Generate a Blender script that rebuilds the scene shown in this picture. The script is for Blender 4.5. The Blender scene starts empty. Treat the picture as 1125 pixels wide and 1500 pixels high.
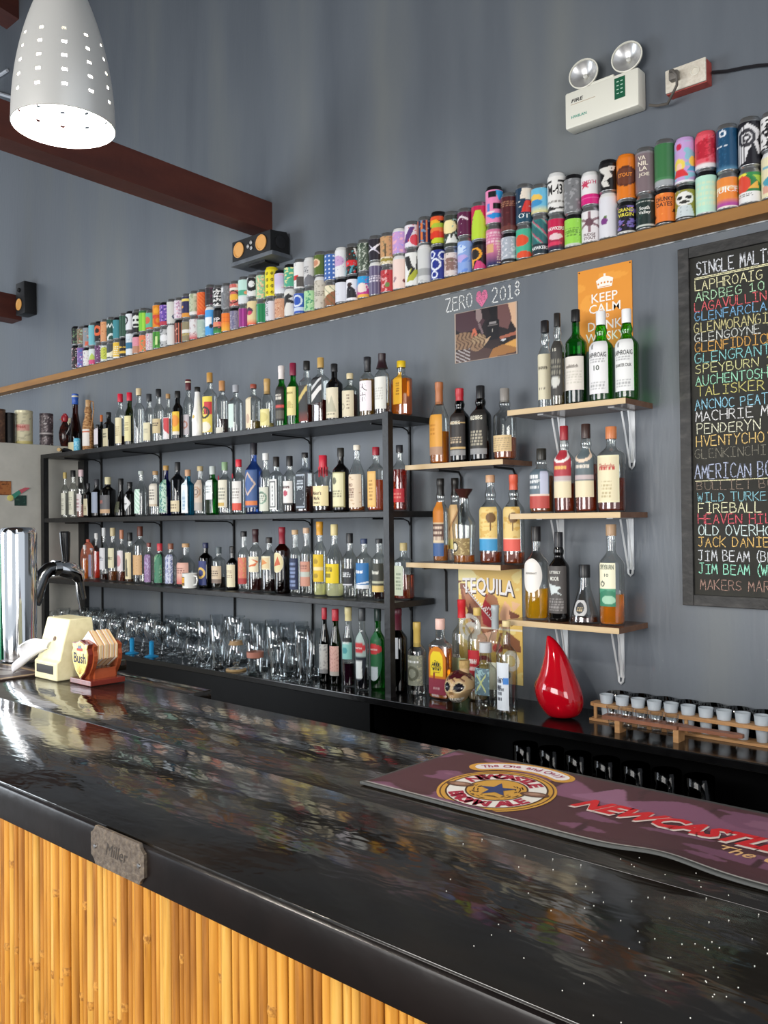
import bpy, bmesh, math, random
import numpy as np
from mathutils import Vector, Matrix
R = math.radians
random.seed(7)
SC = bpy.context.scene
COL = SC.collection

# ---------------------------------------------------------------- camera
F = 1280.0                                   # focal length in pixels of the 1125x1500 frame
up_ = np.array([-.011, -1, .011]); up_ /= np.linalg.norm(up_)
X_ = np.array([1430, -30, -F]); X_ -= up_ * X_.dot(up_); X_ /= np.linalg.norm(X_)
Y_ = np.cross(up_, X_); Y_ = -Y_ if Y_[2] < 0 else Y_
CAM = np.array([0, -2.75, 1.45])
def ray(x, y):
    r = np.array([x - 562.5, y - 750, F]); return np.array([r.dot(X_), r.dot(Y_), r.dot(up_)])
def onY(x, y, Y=0): r = ray(x, y); return CAM + r * ((Y - CAM[1]) / r[1])
def onZ(x, y, Z): r = ray(x, y); return CAM + r * ((Z - CAM[2]) / r[2])
def onX(x, y, X): r = ray(x, y); return CAM + r * ((X - CAM[0]) / r[0])
def depth_at(p): d = np.array(p) - CAM; return d[0] * X_[2] + d[1] * Y_[2] + d[2] * up_[2]
cam_d = bpy.data.cameras.new('camera'); cam = bpy.data.objects.new('camera', cam_d); COL.objects.link(cam)
cam_d.sensor_width = 36; cam_d.sensor_fit = 'AUTO'; cam_d.lens = F / 1500 * 36; cam_d.clip_start = .02
rt = (X_[0], Y_[0], up_[0]); dn = (X_[1], Y_[1], up_[1]); fw = (X_[2], Y_[2], up_[2])
cam.matrix_world = Matrix(((rt[0], -dn[0], -fw[0], CAM[0]), (rt[1], -dn[1], -fw[1], CAM[1]), (rt[2], -dn[2], -fw[2], CAM[2]), (0, 0, 0, 1)))
SC.camera = cam

# ---------------------------------------------------------------- light
W = bpy.data.worlds.new('world'); SC.world = W; W.use_nodes = True
W.node_tree.nodes['Background'].inputs[0].default_value = (.84, .91, 1, 1)
W.node_tree.nodes['Background'].inputs[1].default_value = .75
def area(name, loc, target, sx, sy, power, color=(1, 1, 1)):
    l = bpy.data.lights.new(name, 'AREA'); l.shape = 'RECTANGLE'; l.size = sx; l.size_y = sy; l.energy = power; l.color = color
    o = bpy.data.objects.new(name, l); COL.objects.link(o); o.location = loc
    o.rotation_euler = (Vector(target) - Vector(loc)).to_track_quat('-Z', 'Y').to_euler(); return o
area('window_light_front', (-1.6, -6.5, 2.0), (-1.8, 0, 1.3), 3.4, 2.4, 270, (1, .97, .93))
area('window_light_side', (2.6, -3.6, 1.7), (-1.5, -.5, 1.4), 1.6, 1.9, 60, (1, .97, .93))
area('doorway_light', (-6.2, -4.2, 1.7), (-2.5, -.6, 1.3), 1.8, 2.4, 110, (.86, .93, 1))
SC.view_settings.view_transform = 'Standard'; SC.view_settings.look = 'None'
SC.view_settings.gamma = 1; SC.view_settings.use_curve_mapping = False; SC.view_settings.exposure = 0.2

# ---------------------------------------------------------------- materials
def lin(c):
    if isinstance(c, str):
        if len(c) == 3: c = ''.join(k * 2 for k in c)
        c = [int(c[i:i + 2], 16) / 255 for i in (0, 2, 4)]
        return tuple(((v + .055) / 1.055) ** 2.4 if v > .04045 else v / 12.92 for v in c)
    return tuple(c)
_m = {}
def pbr(name, color, rough=.5, metal=0, trans=0, ior=1.45, emit=None, es=0, coat=0, spec=.5):
    if name in _m: return _m[name]
    m = bpy.data.materials.new(name); m.use_nodes = True; b = m.node_tree.nodes['Principled BSDF']
    b.inputs['Base Color'].default_value = (*lin(color), 1); b.inputs['Roughness'].default_value = rough
    b.inputs['Metallic'].default_value = metal; b.inputs['Transmission Weight'].default_value = trans
    b.inputs['IOR'].default_value = ior; b.inputs['Coat Weight'].default_value = coat; b.inputs['Specular IOR Level'].default_value = spec
    if emit: b.inputs['Emission Color'].default_value = (*lin(emit), 1); b.inputs['Emission Strength'].default_value = es
    _m[name] = m; return m
def nd(m, t, **kw):
    n = m.node_tree.nodes.new(t)
    for k, v in kw.items():
        if k in n.inputs: n.inputs[k].default_value = v
        else: setattr(n, k, v)
    return n
def lk(m, a, b): m.node_tree.links.new(a, b)
def ramp(m, src, stops):
    r = m.node_tree.nodes.new('ShaderNodeValToRGB'); e = r.color_ramp.elements
    while len(e) < len(stops): e.new(.5)
    for i, (p, c) in enumerate(stops): e[i].position = p; e[i].color = (*lin(c), 1)
    lk(m, src, r.inputs[0]); return r.outputs[0]
def noisy(name, stops, rough=.5, scale=(4, 4, 4), ns=1., detail=4, bump=0, bs=20, bscale=(1, 1, 1), metal=0, coat=0, rvar=None, gen='Object', spec=.5):
    """a surface whose own colour wanders between the stops, with fine relief"""
    if name in _m: return _m[name]
    m = pbr(name, 'fff', rough, metal, coat=coat, spec=spec); b = m.node_tree.nodes['Principled BSDF']
    tc = nd(m, 'ShaderNodeTexCoord'); mp = nd(m, 'ShaderNodeMapping'); mp.inputs['Scale'].default_value = scale
    lk(m, tc.outputs[gen], mp.inputs[0])
    n = nd(m, 'ShaderNodeTexNoise', Scale=ns, Detail=detail); lk(m, mp.outputs[0], n.inputs['Vector'])
    lk(m, ramp(m, n.outputs[0], stops), b.inputs['Base Color'])
    if rvar:
        lk(m, ramp(m, n.outputs[0], [(0.3, (rvar[0],) * 3), (.7, (rvar[1],) * 3)]), b.inputs['Roughness'])
    if bump:
        mp2 = nd(m, 'ShaderNodeMapping'); mp2.inputs['Scale'].default_value = bscale; lk(m, tc.outputs[gen], mp2.inputs[0])
        n2 = nd(m, 'ShaderNodeTexNoise', Scale=bs, Detail=3); lk(m, mp2.outputs[0], n2.inputs['Vector'])
        bp = nd(m, 'ShaderNodeBump', Strength=bump, Distance=.01); lk(m, n2.outputs[0], bp.inputs['Height']); lk(m, bp.outputs[0], b.inputs['Normal'])
    return m
def printed(name, rough=.45, coat=0):
    if name in _m: return _m[name]
    m = pbr(name, 'fff', rough, coat=coat); a = nd(m, 'ShaderNodeAttribute'); a.attribute_name = 'Col'
    lk(m, a.outputs['Color'], m.node_tree.nodes['Principled BSDF'].inputs['Base Color']); return m
def thin_glass(name, tint, edge=.35, base=.05, rough=.02, gloss=.75):
    """a glass wall: clear when seen square on, mirror-like and deeper in colour where it is seen edge on"""
    if name in _m: return _m[name]
    m = bpy.data.materials.new(name); m.use_nodes = True; t = m.node_tree; t.nodes.clear()
    out = nd(m, 'ShaderNodeOutputMaterial'); lw = nd(m, 'ShaderNodeLayerWeight', Blend=.5)
    p = nd(m, 'ShaderNodeMath', operation='POWER'); p.inputs[1].default_value = 3.2; lk(m, lw.outputs['Facing'], p.inputs[0])
    f = nd(m, 'ShaderNodeMapRange'); f.inputs['To Min'].default_value = base; f.inputs['To Max'].default_value = gloss; lk(m, p.outputs[0], f.inputs['Value'])
    mx = nd(m, 'ShaderNodeMix', data_type='RGBA'); tl = lin(tint)
    mx.inputs['A'].default_value = (*tl, 1); mx.inputs['B'].default_value = (*[c * edge for c in tl], 1)
    p2 = nd(m, 'ShaderNodeMath', operation='POWER'); p2.inputs[1].default_value = 2.; lk(m, lw.outputs['Facing'], p2.inputs[0]); lk(m, p2.outputs[0], mx.inputs['Factor'])
    tr = nd(m, 'ShaderNodeBsdfTransparent'); lk(m, mx.outputs['Result'], tr.inputs[0])
    gl = nd(m, 'ShaderNodeBsdfGlossy', Roughness=rough)
    ms = nd(m, 'ShaderNodeMixShader'); lk(m, f.outputs[0], ms.inputs[0]); lk(m, tr.outputs[0], ms.inputs[1]); lk(m, gl.outputs[0], ms.inputs[2])
    lk(m, ms.outputs[0], out.inputs[0]); _m[name] = m; return m

# ---------------------------------------------------------------- mesh helpers
def me_from(name, V, Fc, mat=None, smooth=False, cols=None):
    me = bpy.data.meshes.new(name); me.from_pydata([tuple(map(float, v)) for v in V], [], [tuple(map(int, f)) for f in Fc]); me.update()
    if mat: me.materials.append(mat)
    if smooth: me.polygons.foreach_set('use_smooth', [True] * len(me.polygons))
    if cols is not None:
        a = me.color_attributes.new('Col', 'FLOAT_COLOR', 'POINT'); c = np.ones((len(V), 4), np.float32); c[:, :3] = cols; a.data.foreach_set('color', c.ravel())
    return me
def link(name, me, parent=None, loc=None, rot=None):
    o = bpy.data.objects.new(name, me); COL.objects.link(o)
    if parent: o.parent = parent
    if loc is not None: o.location = loc
    if rot is not None: o.rotation_euler = rot
    return o
def empty(name, loc, rz=0): o = link(name, None, None, loc, (0, 0, rz)); o.empty_display_size = .02; return o
def tag(o, label=None, cat=None, group=None, kind=None):
    for k, v in (('label', label), ('category', cat), ('group', group), ('kind', kind)):
        if v: o[k] = v
    return o
class MB:
    """collects simple solids into one mesh"""
    def __init__(s): s.V = []; s.F = []; s.M = []
    def add(s, V, Fc, mi=0):
        n = len(s.V); s.V += [tuple(v) for v in V]; s.F += [tuple(i + n for i in f) for f in Fc]; s.M += [mi] * len(Fc); return s
    def box(s, x0, x1, y0, y1, z0, z1, mi=0, b=0):
        if b:
            bm = bmesh.new(); bmesh.ops.create_cube(bm, size=1)
            for v in bm.verts: v.co = ((x0 + x1) / 2 + v.co.x * (x1 - x0), (y0 + y1) / 2 + v.co.y * (y1 - y0), (z0 + z1) / 2 + v.co.z * (z1 - z0))
            bmesh.ops.bevel(bm, geom=bm.edges[:], offset=b, segments=2, affect='EDGES', profile=.5); bm.verts.index_update()
            s.add([v.co[:] for v in bm.verts], [[v.index for v in f.verts] for f in bm.faces], mi); bm.free(); return s
        return s.add([(x0, y0, z0), (x1, y0, z0), (x1, y1, z0), (x0, y1, z0), (x0, y0, z1), (x1, y0, z1), (x1, y1, z1), (x0, y1, z1)],
                     [(0, 3, 2, 1), (4, 5, 6, 7), (0, 1, 5, 4), (1, 2, 6, 5), (2, 3, 7, 6), (3, 0, 4, 7)], mi)
    def lathe(s, prof, n=20, c=(0, 0, 0), mi=0, sx=1, sy=1, ex=None, caps=(1, 1)):
        """prof: (r, z) list; ex: superellipse exponent per ring"""
        V = []; Fc = []
        for k, (r, z) in enumerate(prof):
            e = 2 if ex is None else ex[k]
            for i in range(n):
                t = 2 * math.pi * (i + .5) / n; ct, st = math.cos(t), math.sin(t)
                q = r / ((abs(ct) ** e + abs(st) ** e) ** (1 / e))
                V.append((c[0] + q * ct * sx, c[1] + q * st * sy, c[2] + z))
        m = len(prof)
        for k in range(m - 1):
            for i in range(n): j = (i + 1) % n; Fc.append((k * n + i, k * n + j, (k + 1) * n + j, (k + 1) * n + i))
        if caps[0] and prof[0][0] > 1e-5: Fc.append(tuple(range(n))[::-1])
        if caps[1] and prof[-1][0] > 1e-5: Fc.append(tuple(range((m - 1) * n, m * n)))
        return s.add(V, Fc, mi)
    def tube(s, pts, r, n=8, mi=0, cap=True):
        P = [Vector(p) for p in pts]; V = []; Fc = []; last = None
        rr = r if isinstance(r, (list, tuple)) else [r] * len(P)
        for k, p in enumerate(P):
            d = ((P[min(k + 1, len(P) - 1)] - P[max(k - 1, 0)])).normalized()
            if last is None: a = d.orthogonal().normalized()
            else: a = (last - d * last.dot(d)).normalized()
            last = a; b = d.cross(a)
            for i in range(n): t = 2 * math.pi * i / n; V.append(p + (a * math.cos(t) + b * math.sin(t)) * rr[k])
        for k in range(len(P) - 1):
            for i in range(n): j = (i + 1) % n; Fc.append((k * n + i, k * n + j, (k + 1) * n + j, (k + 1) * n + i))
        if cap: Fc += [tuple(range(n))[::-1], tuple(range((len(P) - 1) * n, len(P) * n))]
        return s.add([v[:] for v in V], Fc, mi)
    def prism(s, poly, y0, y1, mi=0, plane='xz'):
        n = len(poly); f = {'xz': lambda a, b, y: (a, y, b), 'xy': lambda a, b, y: (a, b, y), 'yz': lambda a, b, y: (y, a, b)}[plane]
        V = [f(a, b, y0) for a, b in poly] + [f(a, b, y1) for a, b in poly]
        Fc = [tuple(range(n)), tuple(range(2 * n - 1, n - 1, -1))] + [(i, n + i, n + (i + 1) % n, (i + 1) % n) for i in range(n)]
        return s.add(V, Fc, mi)
    def build(s, name, mats, parent=None, smooth=False, loc=None, rot=None, fix=True):
        me = me_from(name, s.V, s.F)
        for m in (mats if isinstance(mats, (list, tuple)) else [mats]): me.materials.append(m)
        if len(set(s.M)) > 1: me.polygons.foreach_set('material_index', s.M)
        if fix:
            bm = bmesh.new(); bm.from_mesh(me); bmesh.ops.recalc_face_normals(bm, faces=bm.faces); bm.to_mesh(me); bm.free()
        if smooth:
            me.polygons.foreach_set('use_smooth', [True] * len(me.polygons)); me.set_sharp_from_angle(angle=R(38))
        return link(name, me, parent, loc, rot)

# ---------------------------------------------------------------- the painter: flat print as vertex colours (colour only)
def wob(u, v, s, seed):
    r = np.random.RandomState(abs(int(seed))); o = np.zeros_like(u)
    for k in range(7):
        a, b, p = r.uniform(-1, 1) * s, r.uniform(-1, 1) * s, r.uniform(0, 6.3); q = r.uniform(0, 6.3)
        o += np.sin(a * u * 6.3 + p + 1.3 * np.sin(b * v * 6.3 + q)) * np.cos(b * v * 6.3 + q + a * u * 2)
    return o / 3.0
def inpoly(u, v, P):
    ins = np.zeros(u.shape, bool); n = len(P)
    for i in range(n):
        (x1, y1), (x2, y2) = P[i], P[(i + 1) % n]
        if y1 == y2: continue
        ins ^= ((y1 > v) != (y2 > v)) & (u < (x2 - x1) * (v - y1) / (y2 - y1) + x1)
    return ins
def paint(u, v, ops, asp=1.0, seed=0):
    """u,v in 0..1; asp = height/width of the unit square in metres"""
    c = np.zeros(u.shape + (3,)); c[:] = lin('ddd')
    for k, op in enumerate(ops.split()):
        a = op.split(':'); t = a[0]; col = lin(a[-1]); n = [float(q) for q in a[1:-1] if t != 'P']
        if t == 'b': m = np.ones(u.shape, bool)
        elif t == 'B': m = (v >= n[0]) & (v <= n[1])
        elif t == 'N': m = wob(u, v * asp, n[0], seed * 31 + k) > n[1]
        elif t == 'C': m = (u - n[0]) ** 2 + ((v - n[1]) * asp) ** 2 < n[2] ** 2
        elif t == 'O': d = np.sqrt((u - n[0]) ** 2 + ((v - n[1]) * asp) ** 2); m = abs(d - n[2]) < n[3]
        elif t == 'E': m = ((u - n[0]) / n[2]) ** 2 + ((v - n[1]) / n[3]) ** 2 < 1
        elif t == 'R': m = (u > n[0]) & (u < n[1]) & (v > n[2]) & (v < n[3])
        elif t == 'S': m = ((u * n[0]) % 1) < n[1]
        elif t == 'H': m = ((v * n[0]) % 1) < n[1]
        elif t == 'L': m = (((u + v * asp) * n[0]) % 1) < n[1]
        elif t == 'D':
            uu = (u * n[0]) % 1 - .5; vv = (v * n[1]) % 1 - .5; m = uu ** 2 + vv ** 2 < n[2] ** 2
        elif t == 'Z': m = abs(v - n[0] - n[1] * (abs(((u * 5) % 1) - .5) * 2 - .5)) < n[2]
        elif t == 'F':
            row = np.floor((v - n[2]) / (n[3] - n[2]) * n[4]); fr = ((v - n[2]) / (n[3] - n[2]) * n[4]) % 1
            m = (u > n[0]) & (u < n[1]) & (v > n[2]) & (v < n[3]) & (fr < .55) & (np.sin(u * 97 + row * 13.7 + seed) + np.sin(u * 43 + row * 5) > -.5)
        elif t == 'G':
            w = np.clip((n[0] - v) / max(n[0] - n[1], 1e-6), 0, 1)[..., None]; c = c * (1 - w) + np.array(col) * w; continue
        elif t == 'P':
            q = [float(z) for z in a[1].split(',')]; m = inpoly(u, v, list(zip(q[::2], q[1::2])))
        c[m] = col
    return c

# ---------------------------------------------------------------- lettering
_tx = {}
def text_mesh(txt, bold=0., shear=0., extr=0.):
    key = (txt, bold, shear)
    if key in _tx: return _tx[key]
    cu = bpy.data.curves.new('t', 'FONT'); cu.body = txt; cu.resolution_u = 2; cu.offset = bold; cu.shear = shear
    cu.align_x = 'CENTER'; cu.space_line = .85
    ob = bpy.data.objects.new('t', cu); me = bpy.data.meshes.new_from_object(ob)
    V = np.array([v.co[:] for v in me.vertices]) if len(me.vertices) else np.zeros((0, 3)); Fc = [tuple(p.vertices) for p in me.polygons]
    bpy.data.objects.remove(ob); bpy.data.curves.remove(cu); bpy.data.meshes.remove(me)
    if len(V): V[:, 1] -= (V[:, 1].max() + V[:, 1].min()) / 2; V[:, 0] -= (V[:, 0].max() + V[:, 0].min()) / 2
    _tx[key] = (V, Fc); return _tx[key]
def flat_text(txt, h, width, place, mat, parent, bold=.01, shear=0, name='lettering'):
    """place(u, v) -> 3D for text coords in metres; h = letter height, width = total width or None"""
    V, Fc = text_mesh(txt, bold, shear); hh = V[:, 1].max() - V[:, 1].min(); ww = V[:, 0].max() - V[:, 0].min()
    sy = h / hh; sx = width / ww if width else sy
    P = [place(x * sx, y * sy) for x, y, _ in V]
    return link(name, me_from(name, P, Fc, mat), parent)
# one-stroke capitals for chalk writing
ST = {'A': '0,0 .5,1 1,0|.2,.38 .8,.38', 'B': '0,0 0,1 .7,.95 .8,.75 .6,.55 0,.52|.6,.55 .95,.35 .8,.05 0,0', 'C': '.95,.85 .6,1 .15,.85 0,.5 .15,.12 .55,0 .95,.12',
      'D': '0,0 0,1 .6,.92 .95,.5 .65,.08 0,0', 'E': '.9,1 0,1 0,0 .95,0|0,.52 .75,.52', 'F': '.95,1 0,1 0,0|0,.52 .75,.52', 'G': '.9,.88 .5,1 .1,.8 0,.45 .2,.08 .6,0 .95,.15 .95,.45 .55,.45',
      'H': '0,0 0,1|1,0 1,1|0,.5 1,.5', 'I': '.5,0 .5,1|.1,1 .9,1|.1,0 .9,0', 'J': '.1,1 .95,1|.6,1 .6,.15 .35,0 0,.15', 'K': '0,0 0,1|.9,1 .05,.48 .95,0', 'L': '0,1 0,0 .9,0',
      'M': '0,0 .12,1 .5,.35 .88,1 1,0', 'N': '0,0 0,1 1,0 1,1', 'O': '.5,1 .12,.82 0,.5 .12,.15 .5,0 .88,.15 1,.5 .88,.82 .5,1', 'P': '0,0 0,1 .7,.97 .92,.75 .7,.5 0,.48',
      'R': '0,0 0,1 .7,.97 .9,.76 .7,.52 0,.5|.4,.5 .95,0', 'S': '.9,.88 .5,1 .12,.85 .15,.6 .8,.42 .9,.15 .5,0 .05,.1', 'T': '0,1 1,1|.5,1 .5,0', 'U': '0,1 0,.25 .3,0 .7,0 1,.25 1,1',
      'V': '0,1 .5,0 1,1', 'W': '0,1 .25,0 .5,.7 .75,0 1,1', 'Y': '0,1 .5,.5 1,1|.5,.5 .4,0', 'Z': '0,1 1,1 0,0 1,0', 'X': '0,0 1,1|0,1 1,0', 'Q': '.5,1 .1,.8 0,.5 .1,.15 .5,0 .9,.2 1,.5 .9,.8 .5,1|.6,.25 1,-.05',
      '0': '.5,1 .12,.8 .05,.5 .15,.15 .5,0 .85,.15 .95,.5 .88,.8 .5,1', '1': '.2,.8 .5,1 .5,0|.1,0 .9,0', '2': '.05,.78 .4,1 .85,.85 .8,.55 0,0 1,0', '8': '.5,.53 .15,.75 .5,1 .85,.75 .5,.53 .05,.25 .5,0 .95,.25 .5,.53',
      '(': '.7,1.1 .35,.7 .35,.3 .7,-.1', ')': '.3,1.1 .65,.7 .65,.3 .3,-.1', "'": '.5,1.05 .4,.8', ' ': ''}
def ribbon(pts, w, place, V, Fc):
    P = [Vector((a, b, 0)) for a, b in pts]
    for k in range(len(P) - 1):
        d = P[k + 1] - P[k]
        if d.length < 1e-6: continue
        d.normalize(); q = Vector((-d.y, d.x, 0)) * w / 2; e = d * w * .35; n = len(V)
        for p in (P[k] - e + q * .8, P[k] - e - q * .8, P[k + 1] + e - q, P[k + 1] + e + q): V.append(place(p.x, p.y))
        Fc.append((n, n + 1, n + 2, n + 3))
def chalk_text(txt, x, z, cw, h, place, mat, parent, w=.0026, jit=.06, gap=.28, name='lettering', drift=0):
    V = []; Fc = []; rs = random.Random(hash(txt) % 1000 if False else sum(map(ord, txt)))
    for ch in txt:
        for st in ST.get(ch, '').split('|'):
            if not st: continue
            pts = [tuple(map(float, p.split(','))) for p in st.split()]
            jx, jz, hs = rs.uniform(-jit, jit), rs.uniform(-jit, jit) * .6, rs.uniform(.92, 1.08)
            ribbon([(x + (a + jx + rs.uniform(-.04, .04)) * cw, z + (b * hs + jz + rs.uniform(-.03, .03)) * h) for a, b in pts], w, place, V, Fc)
        x += cw * (1 + gap) * (.7 if ch in "(' " else 1); z += drift
    return link(name, me_from(name, V, Fc, mat), parent)
def chalk_mat(c):
    key = 'chalk_' + c
    if key in _m: return _m[key]
    m = pbr(key, c, .95); b = m.node_tree.nodes['Principled BSDF']
    tc = nd(m, 'ShaderNodeTexCoord'); n = nd(m, 'ShaderNodeTexNoise', Scale=260., Detail=2.); lk(m, tc.outputs['Object'], n.inputs['Vector'])
    lk(m, ramp(m, n.outputs[0], [(.36, (.35,) * 3), (.5, (1, 1, 1))]), b.inputs['Alpha']); return m

ORD = 'first second third fourth fifth sixth seventh eighth ninth tenth eleventh twelfth thirteenth fourteenth fifteenth sixteenth'.split()
# ================================================================ the room
wall_m = noisy('wall_paint', [(.28, '595f67'), (.5, '636970'), (.74, '6e7273')], rough=.42, scale=(2.2, 1, .35), ns=1.6, detail=5, bump=.12, bs=9, bscale=(6, 6, .8), rvar=(.36, .55))
pale_m = noisy('partition_paint', [(.3, 'b9b8b0'), (.7, 'c6c4bc')], rough=.6, ns=2.5, bump=.08, bs=30)
MB().box(-9, 1.6, 0, .12, 0, 5.6).build('wall_back', wall_m)['kind'] = 'structure'
MB().box(-5.16, -4.93, -1.9, 0, 0, 1.925, b=.004).build('wall_left', pale_m)['kind'] = 'structure'
MB().box(-9, 3.2, -7.5, .12, -.08, 0).build('floor', noisy('floor_concrete', [(.3, '4c4843'), (.7, '645f58')], rough=.5, ns=2))['kind'] = 'structure'
MB().box(-9, 3.2, -5.0, .12, 5.6, 5.7).build('ceiling', noisy('ceiling_board', [(.3, '3b332d'), (.7, '4a4037')], rough=.8, ns=2))['kind'] = 'structure'
dark_m = noisy('shading_header_dark', [(.3, '3a3d42'), (.7, '45494e')], rough=.8, ns=2)
MB().box(-9, 3.2, -5.1, -4.98, 2.75, 5.6).build('shading_header', dark_m)['kind'] = 'structure'  # unseen header, added to keep daylight off the upper back wall
wood_red = noisy('oxblood_paint', [(.3, '47221c'), (.6, '55291f'), (.85, '64392e')], rough=.55, scale=(4, 1, 4), ns=3, bump=.2, bs=14)
def sloped(x0, x1, zb, h, y1, rise):
    return MB().add([(x0, 0, zb), (x1, 0, zb), (x1, 0, zb + h), (x0, 0, zb + h), (x0, y1, zb + rise), (x1, y1, zb + rise), (x1, y1, zb + h + rise), (x0, y1, zb + h + rise)],
                    [(0, 3, 2, 1), (4, 5, 6, 7), (0, 1, 5, 4), (1, 2, 6, 5), (2, 3, 7, 6), (3, 0, 4, 7)])
tag(sloped(-3.27, -3.156, 2.838, .14, -3.2, .09).build('roof_beam', wood_red), 'long dark red wooden beam running out from the wall above the speaker', 'beam')
tag(sloped(-5.85, -5.71, 2.828, .165, -2.6, .05).build('roof_beam', wood_red), 'end of a dark red beam beside the small wall speaker, far left', 'beam')
tag(sloped(-5.9, -5.72, 4.87, .3, -1.5, .3).build('roof_beam', wood_red), 'dark red beam corner high in the top left corner', 'beam')
t = MB()
for a, b in (((-6.35, 4.60), (-5.87, 4.57)), ((-6.35, 4.62), (-5.80, 4.36))): t.tube([(a[0], -.012, a[1]), (b[0], -.012, b[1])], .012, 6)
tag(t.build('cable_end', pbr('pale_cable', 'c9ced6', .5)), 'pale cable ends lying on the high wall left of the lamp', 'cable')

# --- back counter with its recess
blk = noisy('black_gloss_board', [(.3, '0a0a0b'), (.7, '131314')], rough=.14, ns=5, bump=.04, bs=25, spec=.6)
blk_matt = noisy('black_matt_board', [(.3, '040405'), (.7, '070708')], rough=.45, ns=5, spec=.15)
bc = empty('back_counter', (-2.6, -.17, 0)); tag(bc, 'long black back counter under the shelves carrying the glasses', 'counter')
def wparts(mb, name, mat, parent, smooth=False):
    off = parent.matrix_world.translation if False else Vector(parent.location)
    mb.V = [(v[0] - off.x, v[1] - off.y, v[2] - off.z) for v in mb.V]
    return mb.build(name, mat, parent, smooth)
wparts(MB().box(-4.925, 1.2, -.335, -.002, .765, .79, b=.003), 'counter_top', blk, bc)
wparts(MB().box(-4.92, -2.25, -.325, -.305, .66, .765), 'apron', blk_matt, bc)
wparts(MB().box(-4.92, -2.25, -.31, -.29, .04, .66), 'front_panel', blk_matt, bc)
wparts(MB().box(-2.25, 1.2, -.03, -.004, .04, .765), 'back_panel', blk_matt, bc)
wparts(MB().box(-2.25, 1.2, -.33, -.03, .50, .52), 'lower_shelf', blk_matt, bc)
wparts(MB().box(-4.92, 1.2, -.30, -.03, 0, .04), 'plinth', blk_matt, bc)
wparts(MB().box(-2.28, -2.25, -.33, -.004, .04, .765), 'side_panel', blk_matt, bc)

# --- the bar
bar = empty('bar_counter', (-1.2, -1.83, 0)); tag(bar, 'black lacquered bar counter with a bamboo cane front', 'bar')
lac = noisy('black_lacquer', [(.25, '14110e'), (.5, '1b1814'), (.75, '28211a')], rough=.1, scale=(1.4, 2.6, 1), ns=2.6, detail=6, spec=1., rvar=(.05, .17))
b_ = lac.node_tree.nodes['Principled BSDF']
tc = nd(lac, 'ShaderNodeTexCoord'); mp = nd(lac, 'ShaderNodeMapping'); mp.inputs['Scale'].default_value = (11, 24, 11); lk(lac, tc.outputs['Object'], mp.inputs[0])
n1 = nd(lac, 'ShaderNodeTexNoise', Scale=1.6, Detail=2., Distortion=.25); lk(lac, mp.outputs[0], n1.inputs['Vector'])
bp = nd(lac, 'ShaderNodeBump', Strength=.085, Distance=.012); lk(lac, n1.outputs[0], bp.inputs['Height']); lk(lac, bp.outputs[0], b_.inputs['Normal'])
edge_m = noisy('bar_edge_paint', [(.3, '0d0909'), (.7, '150f0e')], rough=.3, ns=3, bump=.1, bs=20, spec=.3)
for y0, y1 in ((-2.13, -1.831), (-1.8305, -1.53)):
    wparts(MB().box(-3.6, .9, y0, y1, 1.022, 1.05, b=.0007), 'top_board', lac, bar, True)
wparts(MB().box(-3.6, -1.725, -1.5295, -1.455, 1.02, 1.049, b=.002), 'rear_ledge', lac, bar, True)
wparts(MB().box(-3.6, -2.3, -1.4545, -1.33, 1.02, 1.049, b=.002), 'rear_ledge', lac, bar, True)
wparts(MB().box(-3.6, .9, -2.137, -2.112, .995, 1.047, b=.004), 'edge_board', edge_m, bar, True)
wparts(MB().box(-3.55, .85, -2.10, -2.08, .02, 1.022), 'front_panel', pbr('dark_backing', '2a1a0c', .8), bar)
wparts(MB().box(-3.55, .85, -1.60, -1.58, .02, 1.022), 'rear_panel', blk_matt, bar)
wparts(MB().box(-1.85, -.45, -1.60, -1.45, .5, .515), 'under_shelf', blk_matt, bar)
cane_m = []
for k, st in enumerate((('98601e', 'c48a34', 'd8a450'), ('8a5a1e', 'b67c2c', 'cc9744'), ('a06f2c', 'c89642', 'd8b064'), ('7c4c1a', 'aa7028', 'c08a3a'))):
    m = noisy('bamboo_%d' % k, [(.3, st[0]), (.5, st[1]), (.72, st[2])], rough=.34, scale=(30, 30, 1.6), ns=2 + k * .3, detail=4, spec=.5); cane_m.append(m)
    b_ = m.node_tree.nodes['Principled BSDF']; src = b_.inputs['Base Color'].links[0].from_socket
    tc = nd(m, 'ShaderNodeTexCoord'); n2 = nd(m, 'ShaderNodeTexNoise', Scale=9., Detail=3.); mp = nd(m, 'ShaderNodeMapping'); mp.inputs['Scale'].default_value = (6, 6, .9)
    lk(m, tc.outputs['Object'], mp.inputs[0]); lk(m, mp.outputs[0], n2.inputs['Vector'])
    mx = nd(m, 'ShaderNodeMix', data_type='RGBA'); mx.inputs['B'].default_value = (*lin('5a3412'), 1); lk(m, src, mx.inputs['A'])
    cr = ramp(m, n2.outputs[0], [(.60, (0,) * 3), (.70, (.75,) * 3)]); lk(m, cr, mx.inputs['Factor']); lk(m, mx.outputs['Result'], b_.inputs['Base Color'])
cane_node = noisy('bamboo_node', [(.35, '8a5a20'), (.6, 'c0883a')], .4, ns=60)
rs = random.Random(3); canes = []
for k in range(6):
    pr = []; z = 0; H = .985; nodes = sorted(rs.uniform(.08, .92) for _ in range(4))
    zs = [0]
    for nz in nodes:
        if nz * H - zs[-1] > .06: zs += [nz * H - .006, nz * H, nz * H + .006]
    zs.append(H); cr_ = []
    for q, z in enumerate(zs): cr_.append((1.0 if q % 3 != 2 or q == len(zs) - 1 else 1.12, z))
    canes.append(cr_)
x = -2.6; i = 0
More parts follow.
